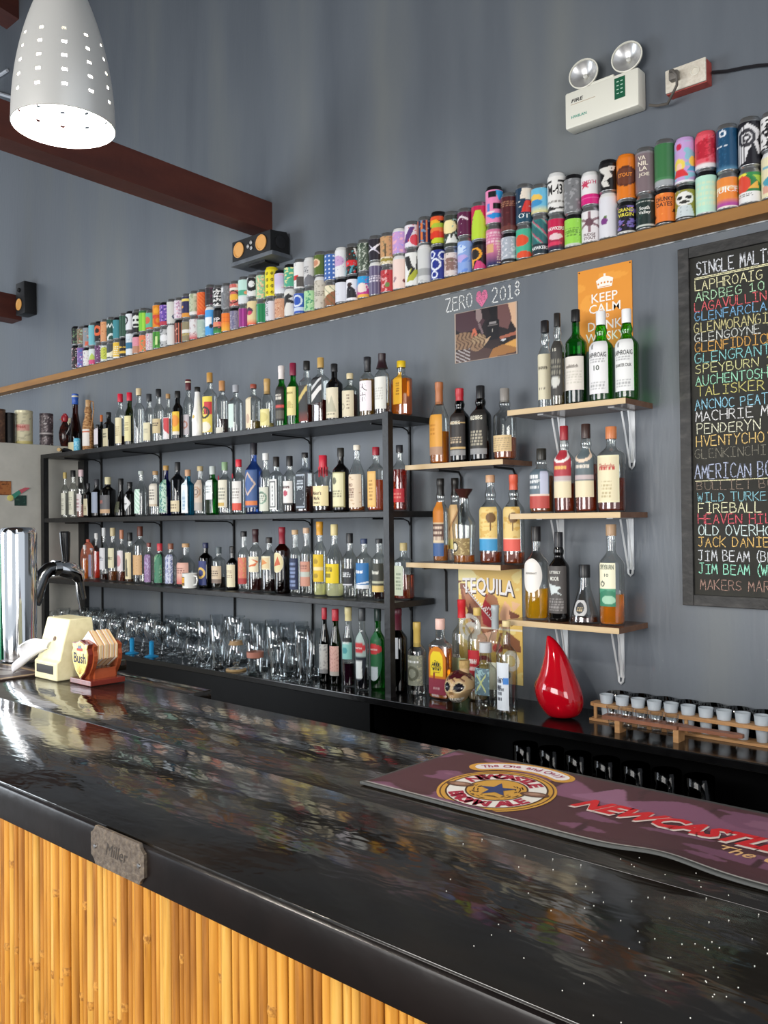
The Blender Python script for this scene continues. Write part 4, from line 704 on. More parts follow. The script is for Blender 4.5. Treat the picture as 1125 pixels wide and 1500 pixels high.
def profile(shape, R, H, capf):
    """(r, z) body ring list up to the neck top, body exponent, depth ratio, neck radius"""
    nr = min(max(.0125, R * .36), .0165) if R > .024 else R * .42
    E = 2; D = 1
    def P(b, s, rs=1., taper=1., nk=nr):
        return [(R * .90 * rs, 0), (R * .985 * rs, .006), (R * rs, .012), (R * taper, b * H)] + sm((R * taper, b * H), (nk, s * H)) + [(nk, H * (1 - capf) - .004)]
    if shape == 'std': p = P(.60, .74)
    elif shape == 'wine': p = P(.52, .80)
    elif shape == 'high': p = P(.64, .76)
    elif shape == 'squat': p = P(.66, .78)
    elif shape == 'globe': p = P(.50, .74)
    elif shape in ('sq', 'sqr', 'sqr2'): E = 5; p = P(.66, .76); D = .9 if shape == 'sq' else .55
    elif shape == 'flat': E = 6; D = .6; p = P(.80, .88)
    elif shape == 'cone': p = [(R * .9, 0), (R, .006), (R, .05 * H)] + sm((R, .1 * H), (nr, .72 * H)) + [(nr, H * (1 - capf))]
    elif shape == 'conew': p = [(R * .96, 0), (R, .005), (R, .04 * H), (R * .94, .12 * H), (R * .66, .38 * H), (R * .40, .60 * H), (nr * 1.05, .74 * H), (nr, .78 * H), (nr, H * (1 - capf))]
    elif shape == 'coco': p = [(R * .9, 0), (R, .008), (R, .34 * H), (R * .9, .46 * H), (R * .62, .62 * H), (nr * 1.2, .76 * H), (nr, .84 * H), (nr, H * (1 - capf))]
    elif shape == 'bulb': D = .6; p = [(R * .75, 0), (R * .95, .02 * H), (R, .18 * H), (R * .95, .34 * H), (R * .7, .50 * H), (nr * 1.3, .62 * H), (nr, .70 * H), (nr, H * (1 - capf))]
    elif shape == 'wicker': p = [(R * .9, 0), (R, .01), (R, .45 * H), (R * .9, .55 * H), (R * .6, .66 * H), (R * .55, .72 * H), (R * .7, .78 * H), (R * .5, .85 * H), (nr, H * (1 - capf))]
    elif shape == 'jar': E = 3; D = .8; nr = R * .5; p = [(R * .92, 0), (R, .01), (R, .55 * H)] + sm((R, .58 * H), (nr, .70 * H)) + [(nr, H * (1 - capf))]
    elif shape == 'decanter': p = [(R * .86, 0), (R * .9, .008), (R * .88, .2 * H), (R, .50 * H), (R * .96, .56 * H), (R * .6, .66 * H), (nr * 1.3, .71 * H), (nr * 1.2, H * (1 - capf))]
    elif shape == 'bulge': b = .60; p = [(R * .90, 0), (R * .985, .006), (R, .012), (R, b * H)] + sm((R, b * H), (nr * 1.15, .73 * H), 5) + [(nr * 1.35, .755 * H), (nr * 1.42, .785 * H), (nr * 1.2, .82 * H), (nr, .85 * H), (nr, max(.86 * H, H * (1 - capf) - .004))]
    return p, E, D, nr
BOT = r'''T|110|577|29|-.075|bulb|a|3a1608|.8|2457b4|.16|.02|.22|50|b:e4dcb4|round brown cognac bottle with a blue neck seal, farthest left
T|129|586|17|-.215|wicker|W|-|0|c09a6c|.12|.08|.42|75|b:e4dcd4 B:.8:.9:c86a4a|wicker wrapped jug bottle with a looped handle
T|143|622|12|-.22|flat|d|-|0|1a1a1c|.1|.1|.9|75|b:d8d0d4 B:0:.1:3a3a3c|small flat dark bottle with a white label
T|148.5|608|9|-.13|std|d|-|0|e07a3c|.16|.2|.5|50|b:2a2624|slim dark bottle with an orange cap
T|159|604|15|-.20|sq|d|-|0|222224|.1|.05|.55|70|b:c9bf9c F:.2:.8:.5:.8:2:3a3a34|short dark bottle, cream label and black cap
T|176|577|15|-.20|std|c|2a1418|.3|d0203c|.14|.06|.55|75|b:e4d8b0 F:.2:.8:.3:.7:5:a8946a|bottle with a broad red seal and tall cream label
T|189.5|575|15|-.20|std|g2|3a2a10|.4|d0203c|.14|.08|.56|75|b:e6dca4 F:.2:.8:.4:.8:4:a8946a|second red sealed bottle, yellowish label
T|203|569|17|-.20|high|c|-|0|dcc8a0|.11|.0|.0|0|b:fff|tall clear bottle with a pale cork and no label
T|218|577|17|-.20|std|c|-|0|3a3c40|.13|.05|.42|70|b:e0d8b4 F:.2:.8:.4:.7:3:a09a84|clear bottle with dark cap over a low cream label
T|232|570|18|-.20|std|c|-|0|1e1e20|.13|.16|.44|75|b:cdbb90 F:.15:.85:.5:.8:2:4a3c34|clear bottle with slim black cap and square beige label
T|246|577|14|-.20|std|c|-|0|b08a5c|.08|.04|.5|70|b:e6e0e0 P:0,.6,1,.2,1,1,0,1:c83a40|clear bottle with a red and white slanted label
T|260|573|16|-.20|high|d|-|0|1c1a18|.12|.1|.58|75|b:e8c034 E:.6:.6:.4:.25:e8922a B:.0:.12:e8e0d0|dark bottle with an orange fruit picture label
T|275.5|556|15|-.16|std|c|-|0|5a2228|.16|.08|.42|65|b:c8c0c4 O:.5:.5:.3:.07:b0705c|clear bottle with wine coloured neck seal and ringed label
T|289|567|17|-.22|coco|M|-|0|1e1c1a|.08|.3|.5|50|b:f0efec C:.5:.5:.2:d8b85c|opaque white coconut bottle with black cap
T|307|546|22|-.20|high|c|-|0|c09048|.14|.05|.62|75|b:e6cf5c P:0,.7,1,.7,1,1,0,1:e8d050 R:.5:1:.5:.85:c8343a O:.5:.55:.3:.06:2a2a24 E:.5:.15:.4:.15:f0e6d0|clear bottle with a yellow and red label lettered 51
T|325|558|19|-.20|high|c|3a1014|.42|c08a58|.17|.0|.14|60|b:d8d4c8|bottle with long tan cork and dark red liquid
T|345|564|22|-.20|high|c|-|0|a8aab0|.13|.1|.6|35|b:cfe0d8|wide clear bottle with a silver cap
T|371|563|24|-.20|squat|c|7a6428|.3|9c4a38|.07|.05|.72|30|b:e4d4b4 E:.5:.3:.3:.15:c8a890|clear bottle with red brown stopper and narrow cream label
T|391|555|21|-.20|wine|c|c8b878|.2|c09a5c|.28|.06|.4|70|b:e6dc98 E:.5:.5:.4:.3:d8cc80|clear bottle with a long gold cap and lemon label
T|412|536|18|-.20|std|g|-|0|e4dcd8|.2|.1|.66|75|b:24221e F:.2:.8:.6:.75:1:efe8dc B:.05:.3:5a564c B:.4:.45:c84a44|green glass bottle with black label and white cap seal
T|429|532|19|-.20|std|g|-|0|84203c|.18|.16|.62|75|b:e4d690 F:.2:.8:.2:.4:3:b0a060 E:.5:.4:.2:.1:c8b470|green glass bottle with cream yellow label and maroon cap
T|449|529|21|-.19|sq|c|5a1c10|.45|1f1e1c|.12|.05|.62|80|b:2a2826 P:0,.5,1,.85,1,1,0,.65:c8b068 G:.3:.0:7a2a1c|square bottle with a slanted gold black label
T|469.5|524|24|-.19|sq|c|4a1210|.5|c09c58|.14|.3|.7|80|b:262628 P:0,.3,1,.7,1,.5,0,.0:dcd8d4 P:0,.6,1,1,1,.9,0,.45:c8c8c8|square bottle with gold cap and slanted black and white label
T|489.5|533|25|-.19|high|d|-|0|161618|.12|.05|.58|75|b:dcd2b8 P:.1,.2,.35,.7,.5,.45,.65,.75,.9,.2:b8b49c F:.2:.8:.1:.2:1:8a8470|black glass bottle with a cream mountain label
T|512.5|547|24|-.19|high|c|3c140c|.78|d8c8a0|.1|.05|.62|75|b:d8cdb0 O:.3:.4:.15:.03:a8a088 F:.6:.75:.3:.9:5:8a7a68|short whisky bottle with dark amber drink and plain beige label
T|538|523|24|-.19|high|c|8a6420|.9|26262a|.22|.1|.6|75|b:efe6ea|amber whisky bottle, white label brushed with two black characters
T|560|518|23|-.19|high|c|3a1c14|.3|28141a|.24|.1|.62|75|b:e0dfd8 F:.2:.8:.3:.7:5:b8b4ac|clear bottle with dark flared seal and plain white label
T|587|529|34|-.14|sqr|c|c4660c|.95|e4c020|.1|.2|.8|30|b:e8b030 E:.5:.5:.5:.48:e8b030 F:.3:.7:.3:.7:5:8a5a1c|ribbed amber bottle with yellow cap, right end
M|95|692|11|-.18|std|c|-|0|c8b06a|.12|.06|.55|70|b:dcdccc F:.2:.8:.2:.8:6:8a8a80|slim clear bottle with a gold cap, farthest left
M|107|689|13|-.18|std|c|-|0|1a1a1c|.12|.06|.56|70|b:e0e0cc F:.2:.8:.2:.8:6:8a8a80|clear bottle with black cap and tall cream label
M|118.5|688|13|-.17|std|c|c89890|.4|e4c8cc|.13|.12|.5|60|b:e8e0e2 F:.2:.8:.2:.8:3:b08088|clear bottle with pale pink cap and pinkish drink
M|129|708|12|-.21|sq|d|-|0|26262a|.12|.05|.55|70|b:d8cfb0 F:.2:.8:.3:.6:3:8a7a60|short dark bottle with cream label and broken red top
M|141.5|702|15|-.20|high|d|-|0|3a3a40|.14|.1|.66|70|b:9aa4b8 R:.1:.4:0:1:c4ccd8|black bottle with a bluish silver label
M|158|699|23|-.20|squat|d|-|0|d8d0a8|.16|.08|.55|75|b:5a5a5e B:0:.22:c8a480 F:.2:.6:.55:.75:2:c06a5c|broad black bottle with a cream neck and tan band
M|177|701|19|-.20|cone|d|-|0|141414|.14|.1|.4|40|b:2a3020 N:6:.3:5a5a3a|black cone shaped bottle
M|190|706|16|-.20|high|d|-|0|18181a|.1|.12|.64|75|b:3a3a40 P:0,.5,.5,.95,1,.5,.5,.05:dedede F:.3:.7:.45:.55:1:5a5a5c|black bottle with a white diamond label
M|206.5|690|20|-.20|wine|c|-|0|b8c0bc|.06|.05|.6|45|b:b8d8c4 L:2:.4:dff0e6|clear bottle with a glass stopper and aqua label
M|227.5|690|19|-.20|squat|c|-|0|b08c60|.07|.2|.72|75|b:ddd6c8 F:.2:.8:.3:.8:4:6a6258 B:0:.1:c8b8a0|clear bottle with cork stopper and grey cream label
M|243|682|20|-.20|std|B|-|0|b89050|.08|.05|.72|60|b:b8d4c0 N:5:.2:4a8a74 N:8:.6:20407c N:7:1:e0e4c8|deep blue bottle with a green leafy picture
M|260|677|21|-.20|squat|s|-|0|2a2a2c|.14|.06|.28|70|b:d8c8a4 F:.2:.8:.3:.8:2:8a7a60|smoky grey bottle with a low tan label
M|275|688|17|-.20|sq|t|-|0|c89c78|.12|.04|.82|60|b:e8eef0 E:.5:.35:.3:.3:d0dce4 F:.3:.7:.1:.5:4:5a8ab0|turquoise square bottle with a white arched label
M|293|683|18|-.20|std|c|-|0|c0ac80|.08|.08|.72|75|b:c8b8a8 O:.5:.6:.35:.06:a8876c O:.5:.6:.2:.05:7a6458 B:0:.25:b0a8a0|clear bottle with a tan circular label
M|311|683|18|-.20|sq|g|-|0|c4ccc8|.15|.3|.72|80|b:e2e6e6 F:.1:.9:.35:.75:3:9aa0a0|green bottle with a silver cap and white oblong label
M|329|677|20|-.20|high|c|-|0|8aa880|.14|.12|.66|75|b:dcd8c4 F:.15:.85:.3:.75:4:8a8a7c R:.2:.8:.05:.18:c8a858|clear bottle with green cap and red side seal
M|349.5|673|20|-.20|high|c|-|0|d42c3c|.12|.06|.6|75|b:e0dcd6 B:0:.25:d8503c F:.15:.85:.4:.8:4:9a948c|clear bottle with red cap and white label over orange
M|371.5|649|26|-.19|std|b|-|0|26242a|.15|.08|.62|75|b:39588c P:.5,.3,.95,.62,.5,.95,.05,.62:c8b0a0 P:.5,.38,.85,.62,.5,.87,.15,.62:3f5f98 B:.06:.17:d87a40|tall blue glass bottle with an open diamond and orange band
M|389|664|20|-.20|std|c|-|0|e4e4e2|.1|.03|.44|75|b:d2d4c4 O:.5:.55:.35:.05:7a9a84 F:.2:.8:.4:.7:3:6a7a70|clear bottle with white cap and pale green label
M|404.5|669|18|-.20|sq|c|-|0|221c1a|.16|.06|.6|75|b:e4e4e0 R:.12:.88:.06:.94:26262a R:.2:.8:.1:.9:dcdcd8 F:.42:.58:.15:.85:5:2a2a2c|slim square bottle with a black framed upright label
M|424|668|20|-.20|high|c|2c1410|.25|1c1a1c|.16|.12|.56|75|b:e4e0dc C:.5:.5:.18:b8485c F:.2:.8:.7:.85:1:6a3a3a B:0:.1:2a2a2a|clear bottle with black cap, white label and red dot
M|446.5|663|24|-.20|sq|c|481a0c|.62|1e1c1e|.07|.05|.66|85|b:20242a R:.06:.94:.04:.96:9aa4b0 R:.1:.9:.07:.93:252a32 F:.2:.8:.6:.85:3:c4ccd4 N:8:1:b4bcc4|square bottle with a black and silver ornate label
M|473|667|31|-.20|squat|c|2a0f0a|.5|c8283c|.2|.1|.46|80|b:e8d8a8|broad squat bottle topped with dripped red wax
M|499|656|25|-.20|high|d|-|0|2a2824|.12|.06|.62|78|b:9a9468 R:.08:.92:.04:.96:dcd8b0 E:.4:.75:.15:.1:6a6a54 F:.2:.8:.3:.5:3:8a866c|dark bourbon bottle with a green edged cream label
M|522.5|652|25|-.20|wine|c|a05a24|.12|e4dccc|.06|.05|.56|78|b:dccab0 N:4:.6:c0a080 F:.1:.6:.3:.5:3:7a5a48|clear bottle with white cap and tan bird label
M|550.5|655|27|-.20|high|c|c04a10|.7|a02434|.11|.05|.62|40|b:d8a858 R:.1:.9:.05:.95:e0b468 F:.3:.7:.2:.8:6:9a6a2c|orange bourbon bottle, maroon cap, narrow gold label
M|585|652|23|-.12|high|c|8a1c14|.9|26262a|.1|.12|.34|80|b:c4303a F:.2:.8:.3:.8:2:e08a80|red brown bottle with red band, right of the post
L|129|790|24|-.045|disc|R|-|0|c8604c|.02|0|0|0|b:fff|round flat salmon pink bottle standing at the back, far left
L|124|798|10|-.21|std|c|e87a20|.85|d8d0d0|.1|.0|.0|0|b:fff|small bottle with orange yellow drink, far left
L|134|803|10|-.22|flat|c|-|0|b8b8c4|.03|.1|.8|40|b:8a8ca8|slim clear rectangular bottle with lilac label
L|141|781|12|-.14|std|c|d8381c|.9|e4e4e4|.1|0|0|0|b:fff|bottle of bright red orange drink with white cap
L|152|773|13|-.20|std|c|3a1a10|.2|d4d8da|.14|.2|.62|75|b:d8d8dc F:.15:.85:.4:.6:2:6a6a80|clear bottle, silver cap and bluish white label
L|165|773|14|-.20|std|c|7a4414|.28|c8b890|.14|.24|.62|75|b:dcd6b4 F:.15:.85:.4:.6:2:6a6448|clear bottle, straw coloured cap and cream label
L|178|776|13|-.20|std|c|6a2c10|.3|b87a5c|.16|.2|.6|75|b:e0d8dc E:.5:.5:.3:.3:d09aa0|bottle with a copper cap and pinkish label
L|190|780|14|-.20|std|c|5a3a1c|.12|1e1e20|.16|.06|.6|75|b:dccfa8 P:.4,.1,.7,.1,.6,.8,.4,.7:5a5a4c|bottle with black cap and a standing figure label
L|205|771|21|-.20|squat|c|-|0|5a3024|.16|.14|.5|75|b:cfa878 N:6:.5:b88c5c|clear bottle with brown cap and a jute tie
L|218|795|14|-.22|squat|c|-|0|7a3c34|.08|.04|.72|80|b:8a6a94 N:6:.4:b4a4c8 C:.3:.5:.14:c4606c|small bottle with a violet label
L|234|796|17|-.21|squat|c|-|0|c4303c|.16|.04|.74|80|b:3c7a5c N:6:.4:7fae8c N:8:.9:c06a6c|small bottle with a green label and red cap
L|250|796|17|-.21|squat|c|-|0|84503c|.12|.04|.74|80|b:c4c8d8 N:7:.2:6a74a0 N:9:.9:24283c|small bottle with a blue white patterned label
L|272|796|27|-.20|globe|c|-|0|c49c70|.07|.05|.56|75|b:d8a898 G:.4:.0:c85c58 F:.2:.8:.5:.8:3:8a5a50|round shouldered bottle with cork and peach label
L|301|795|21|-.20|squat|d2|-|0|20264c|.1|.05|.6|60|b:28346c O:.5:.5:.35:.08:d8b45c|dark bottle with navy cap and blue label
L|320|801|21|-.20|squat|c|2a2420|.4|5a6468|.14|.12|.55|78|b:cdb89c B:0:.25:7a6a60 F:.2:.8:.4:.8:3:6a5a50|small dark bottle with grey cap and beige label
L|340.5|800|18|-.20|std|d2|-|0|1a1a1c|.14|.05|.58|78|b:dcd4b4 F:.1:.8:.4:.8:4:8a5a50|small bottle with black cap and straw label
L|357|778|18|-.20|std|c|-|0|1c1c1e|.08|.1|.56|78|b:d0705c N:5:.3:c8945c B:0:.2:a83434|clear bottle with a brick orange label and black cap
L|374|775|20|-.20|high|c|3a1410|.3|3a1c20|.2|.3|.56|78|b:e6dcc0 P:0,.3,.8,.4,1,.7,.5,.9,.9,.6:d8703c|bottle with maroon capsule and swooping orange figure
L|394|787|23|-.20|squat|c|200c0c|.34|241e1c|.09|.4|.66|60|b:e4dcbc R:.1:.9:.1:.9:dcc89c P:.2,.3,.8,.5,.4,.8:d88a4c|squat bottle with wide black stopper and square cream label
L|413|772|24|-.20|high|a|3a1008|.8|8c2030|.24|.3|.62|60|b:e4d8b4 E:.5:.5:.45:.45:dcd0a0 P:.2,.3,.8,.4,.6,.8:c8603c|amber brown bottle, red and white neck, oval cream label
L|432|776|17|-.20|std|c|-|0|c8a880|.06|.06|.56|78|b:1c2a4c F:.2:.8:.1:.9:6:7a8ab0|slim clear bottle with cork and navy label
L|448.5|773|19|-.20|std|c|-|0|c8a88c|.07|.12|.5|80|b:c8907c B:.4:.58:b8c0b8 F:.2:.8:.7:.9:2:8a5a50|clear bottle with cork and two salmon labels
L|468|764|20|-.20|std|c|d8d8a0|.25|d89c30|.17|.18|.56|80|b:dcb820 B:.42:.52:e8d8a0 C:.5:.75:.16:a88a18 C:.5:.22:.16:a88a18|tall clear bottle with yellow neck and two yellow labels
L|489.5|768|27|-.20|globe|c|dcdcb0|.3|d8c890|.14|.18|.46|75|b:e4c818 R:.2:.6:.3:.5:8a7a10 F:.2:.7:.6:.8:1:7a6a20|round shouldered bottle with a square yellow label
L|512|781|22|-.20|std|c|-|0|1c1c20|.14|.18|.46|80|b:24262c R:.0:.9:.0:.12:d0d0d4 F:.2:.8:.5:.85:3:c8ccd0|clear bottle with black cap and black label lettered in white
L|533|789|25|-.20|squat|c|-|0|2c3a5c|.07|.16|.6|80|b:2c70ac B:0:.14:dcdfe4 F:.2:.7:.6:.8:1:dfe4ea P:0,.14,1,.3,1,.22:dfe4ea|clear bottle with a bright blue label
L|555|789|22|-.20|squat|c|281010|.2|26282c|.06|.12|.6|80|b:3a3c34 B:0:.2:d8bc70 B:.3:.38:b8b89c F:.2:.7:.6:.8:1:d8d8cc|clear bottle with a black and gold label
L|591|795|28|-.13|sq|c|8a3010|.62|d0bc84|.12|.06|.6|35|b:d4dcc4 F:.2:.8:.2:.8:5:8a9a80|square amber bottle with straw cap, right of the post
C|475|890|17|-.23|wine|d2|3a1408|.8|b42838|.14|.12|.52|80|b:c8c8c4 N:5:.3:9a9a9c B:0:.15:8a8a8c|dark wine bottle with red seal and silver grey label
C|491|892|18|-.24|wine|g2|3a2a10|.7|b42838|.14|.12|.52|80|b:dcb0a4 N:5:.3:c48c84 B:0:.15:b8b0a8|dark wine bottle with red seal and pink label
C|510|889|19|-.23|wine|c|28081c|.42|d8cc98|.16|.34|.62|80|b:8ccac4 B:.78:1:14181c C:.5:.4:.2:4a9aa0|clear bottle with straw cap and black topped aqua label
C|530|891|20|-.25|std|c|14141a|.4|34383c|.14|.1|.72|80|b:a8bcb8 B:0:.5:1c2430 R:.25:.75:.05:.42:dfe4e4 E:.5:.68:.5:.1:c83a40|clear vermouth bottle with a red oval band
C|553|891|23|-.20|std|g|-|0|2a3c38|.14|.1|.72|80|b:2a6a44 R:.3:.75:.02:.3:c8d4dc E:.5:.65:.5:.1:c83a40|bright green vermouth bottle with a red oval band
C|583|891|27|-.19|high|g3|-|0|5a1c2c|.3|.4|.66|40|b:dce0e4|large nearly black green bottle half behind the rack post
C|610.5|911|28|-.20|std|c|-|0|c8ac5c|.32|.14|.56|80|b:84887a N:6:.4:a8a890 F:.2:.8:.75:.9:1:e0e4e4 O:.5:.4:.25:.06:585a4a|clear bottle with long gold seal and grey medallion label
C|644.5|906|36|-.19|sqr2|c|c0680c|.9|e8c0b4|.12|.05|.66|75|b:8c2c40 B:.33:1:d07a14 P:.15,.38,.85,.38,.85,.8,.7,.9,.3,.9,.15,.8:ecd020 F:.25:.75:.5:.7:2:2a2a1c R:.3:.4:.3:.45:8c2c28 F:.3:.7:.1:.18:1:c09a9c|amber tequila bottle with a yellow arched label
C|676|878|30|-.08|high|c|b8d0a8|.4|d02c34|.18|.1|.4|60|b:5a8a5c B:.5:1:b8c89c|clear bottle with a tall red cap, behind the others
C|699|890|30|-.12|squat|c|c8b080|.12|d0b060|.07|.1|.55|45|b:b8202c F:.2:.8:.5:.85:2:eadfdc R:0:1:0:.05:e0d0c8|clear bottle with gold and red neck and small red label
C|725|886|22|-.07|std|c|-|0|b0b8bc|.24|.1|.4|60|b:d8dcc8|tall clear bottle with a silver grey cap, at the back
C|711|941|32|-.22|jar|c|-|0|c8ccd0|.13|.2|.62|60|b:58707c N:5:.2:8fb0b4 P:.2,.2,.8,.8,.8,.7,.2,.1:b8c080 P:.2,.8,.8,.2,.8,.1,.2,.7:b8c080|squat clear tequila bottle with a broad silver stopper
C|741.5|909|31|-.245|high|c|-|0|d8c490|.05|.04|.56|45|b:dfe6ee F:.1:.5:.2:.7:4:20283c R:.6:1:.55:.68:4a8ad8|clear bottle with a narrow white label in script, right end
A|798|470|22|-.10|bulge|c|-|0|1e1c1e|.12|.1|.62|78|b:d8d0b4 F:.15:.85:.6:.72:2:6a6254 F:.3:.7:.2:.3:1:5a5244|clear bottle with black cap and straw label, farthest left
A|817|459|21|-.15|bulge|c|5a4a18|.85|221f1c|.13|.1|.7|78|b:3a3834 F:.15:.85:.3:.7:4:8c8878 E:.5:.25:.3:.1:c8c8c0|amber bottle with a dark grey label numbered 15
A|842|454|33|-.13|high|g|12301c|.75|1c1c1c|.11|.14|.5|75|b:ddd6cc F:.2:.9:.2:.6:5:c8c2b4|triangular green bottle with a low white label
A|880|456|36|-.12|bulge|g4|-|0|efefef|.14|.08|.66|62|b:e4e2e2 F:.15:.85:.6:.68:2:9a9a9a F:.15:.85:.08:.25:3:a8a8a8 R:.24:.34:.84:.94:8a8a8a|green whisky bottle with white cap, label numbered 10
A|917.5|453|35|-.12|bulge|g4|-|0|efefef|.14|.08|.66|62|b:e2e2e0 F:.15:.85:.6:.68:2:9a9a9a F:.15:.85:.08:.25:3:a8a8a8 R:.24:.34:.84:.94:8a8a8a|green whisky bottle with white cap, rightmost, no number on label
B|643|560|30|-.12|wine|c|c8741c|.6|b06a3c|.26|.1|.6|55|b:e0a040 B:0:.2:b08a70 F:.2:.6:.5:.8:3:c07a20|bottle of orange whisky with a long copper seal
B|673|569|30|-.13|bulge|g3|-|0|b8202c|.18|.08|.66|72|b:241e1c B:.75:.79:c8a870 B:.15:.19:c8a870 B:0:.12:8a8a8a F:.2:.8:.3:.45:3:b8a488|dark green bottle with a red capsule and dark label
B|703.5|565|32|-.12|bulge|g3|-|0|1c1c1e|.16|.08|.68|72|b:262422 F:.2:.8:.2:.55:5:a8a08c B:0:.12:8a8a8a|dark green bottle with a black capsule and dark label
B|739|569|35|-.12|bulge|c|a8541c|.46|8a8580|.18|.1|.34|70|b:cfb484 F:.1:.9:.1:.9:6:a8906c|clear bottle half full of amber, plain tan label
D|793|657|36|-.12|bulge|c|8a4a18|.85|26241e|.16|.06|.68|72|b:5a6a74 B:0:.32:b0443c B:.32:.36:e0c8b8 R:.65:.95:.36:.95:b8bcd0 F:.1:.6:.5:.9:3:dfe0e0|whisky bottle with slate blue label over red band
D|826|624|31|-.12|bulge|c|8a3414|.5|9c2830|.15|.16|.72|72|b:c8c0b4 B:.45:1:a8323c B:.36:.45:b8a8a8 B:0:.34:dccfae O:.5:1:.5:.06:e8e0dc F:.2:.8:.6:.7:1:e0b060|whisky bottle with red cap and red curved label
D|858|621|33|-.12|bulge|c|8c3410|.8|3a2620|.15|.16|.72|72|b:5a666a B:0:.34:dccfae B:.36:.45:b8a8a8 F:.2:.8:.6:.72:1:e0d8cc O:.5:1:.5:.06:e0c8b0|whisky bottle with brown cap and grey curved label
D|895|625|41|-.12|squat|c|7a2c14|.55|c87a4c|.13|.1|.66|62|b:e4dcb8 R:.06:.94:.04:.96:ddd2b0 F:.3:.7:.1:.5:5:b8a880 F:.2:.85:.68:.8:1:b84a40|broad whisky bottle with copper cap and large cream label
G|650|701|24|-.08|bulge|c|b8702c|.3|1c1a18|.2|.06|.72|60|b:d8c4a0 B:.62:1:c87a28 B:.3:.6:5a3c34 F:.1:.9:.3:.6:3:d8c4b0 B:0:.25:3a5a8c|clear bottle, black capsule and orange brown label, left end
G|664|700|22|-.05|bulge|c|-|0|1c1a18|.2|.14|.68|60|b:dcb884 P:0,.3,1,.9,1,.8,0,.2:b88858 B:0:.2:cfc070|clear bottle with black capsule behind the decanter
G|679|716|36|-.15|decanter|c|a8601c|.2|3a1c18|.12|.1|.34|70|b:8a7448 N:6:.3:b8a470 C:.3:.5:.2:2a2418 C:.3:.5:.14:d8d0b8|decanter bottle with a wide dark brown stopper
G|718|696|34|-.12|bulge|c|8a3c14|.2|c89c78|.07|.14|.64|72|b:dcc078 N:3:.3:d0a858 B:0:.27:3a90c0 B:.27:.3:e8dcc0 E:.75:.75:.2:.12:6a4a20 R:.7:.75:.45:.7:6a4a20|rum bottle with palm picture label and blue band
G|752|695|32|-.12|bulge|c|8a3c14|.2|d0583c|.16|.14|.64|72|b:d8bc78 N:3:.3:c8a050 B:0:.27:d85a4c B:.27:.3:e8dcc0 E:.7:.75:.2:.12:6a4a20 R:.66:.71:.45:.7:6a4a20|rum bottle with palm picture label and coral band
H|785|771|36|-.13|std|c|c09018|.5|1e1c1e|.15|.28|.66|62|b:e4e0da|clear bottle of golden whisky with an oval white label
H|818|779|31|-.13|bulge|k|-|0|26262a|.16|.08|.62|78|b:4a4644 F:.15:.85:.05:.35:5:8a8684 P:.1,.72,.25,.62,.8,.55,.6,.48,.8,.38,.55,.44,.35,.38,.3,.5:c8d0d0|black whisky bottle with a pale leaping hare
H|856|827|44|-.13|conew|c|481a0c|.3|1f1f21|.2|.12|.4|40|b:2a2c30 O:.5:.5:.4:.1:b8b8b8 F:.3:.7:.3:.6:3:c8b080|low cone shaped bottle with a round dark label
H|895|768|38|-.13|std|c|c8781c|.46|a88a6c|.1|.18|.62|45|b:e4e0c4 B:0:.4:2f7a5c O:.25:.52:.12:.03:20302c E:.6:.15:.4:.1:9ac4a8 P:0,.3,.4,.38,1,.34,1,.4,0,.4:4a9474|clear bottle of amber with a cream label over green'''
SH = {'T': (1.862, "on the rack's top shelf"), 'M': (1.490, "on the rack's middle shelf"), 'L': (1.142, "on the rack's lowest shelf"), 'C': (.79, 'on the back counter'), 'A': (1.832, 'on the highest bracket shelf'),
      'B': (1.665, 'on the shelf beside the rack'), 'D': (1.472, 'on the middle right bracket shelf'), 'G': (1.292, 'on the shelf over the sign'), 'H': (1.105, 'on the lowest bracket shelf')}
GRP = {'T': "bottles on the rack's top shelf", 'M': "bottles on the rack's middle shelf", 'L': "bottles on the rack's lowest shelf", 'C': 'bottles on the back counter', 'A': 'bottles on the highest bracket shelf', 'B': 'bottles beside the rack',
       'D': 'bottles on the middle bracket shelf', 'G': 'bottles over the tin sign', 'H': 'bottles on the lowest bracket shelf'}
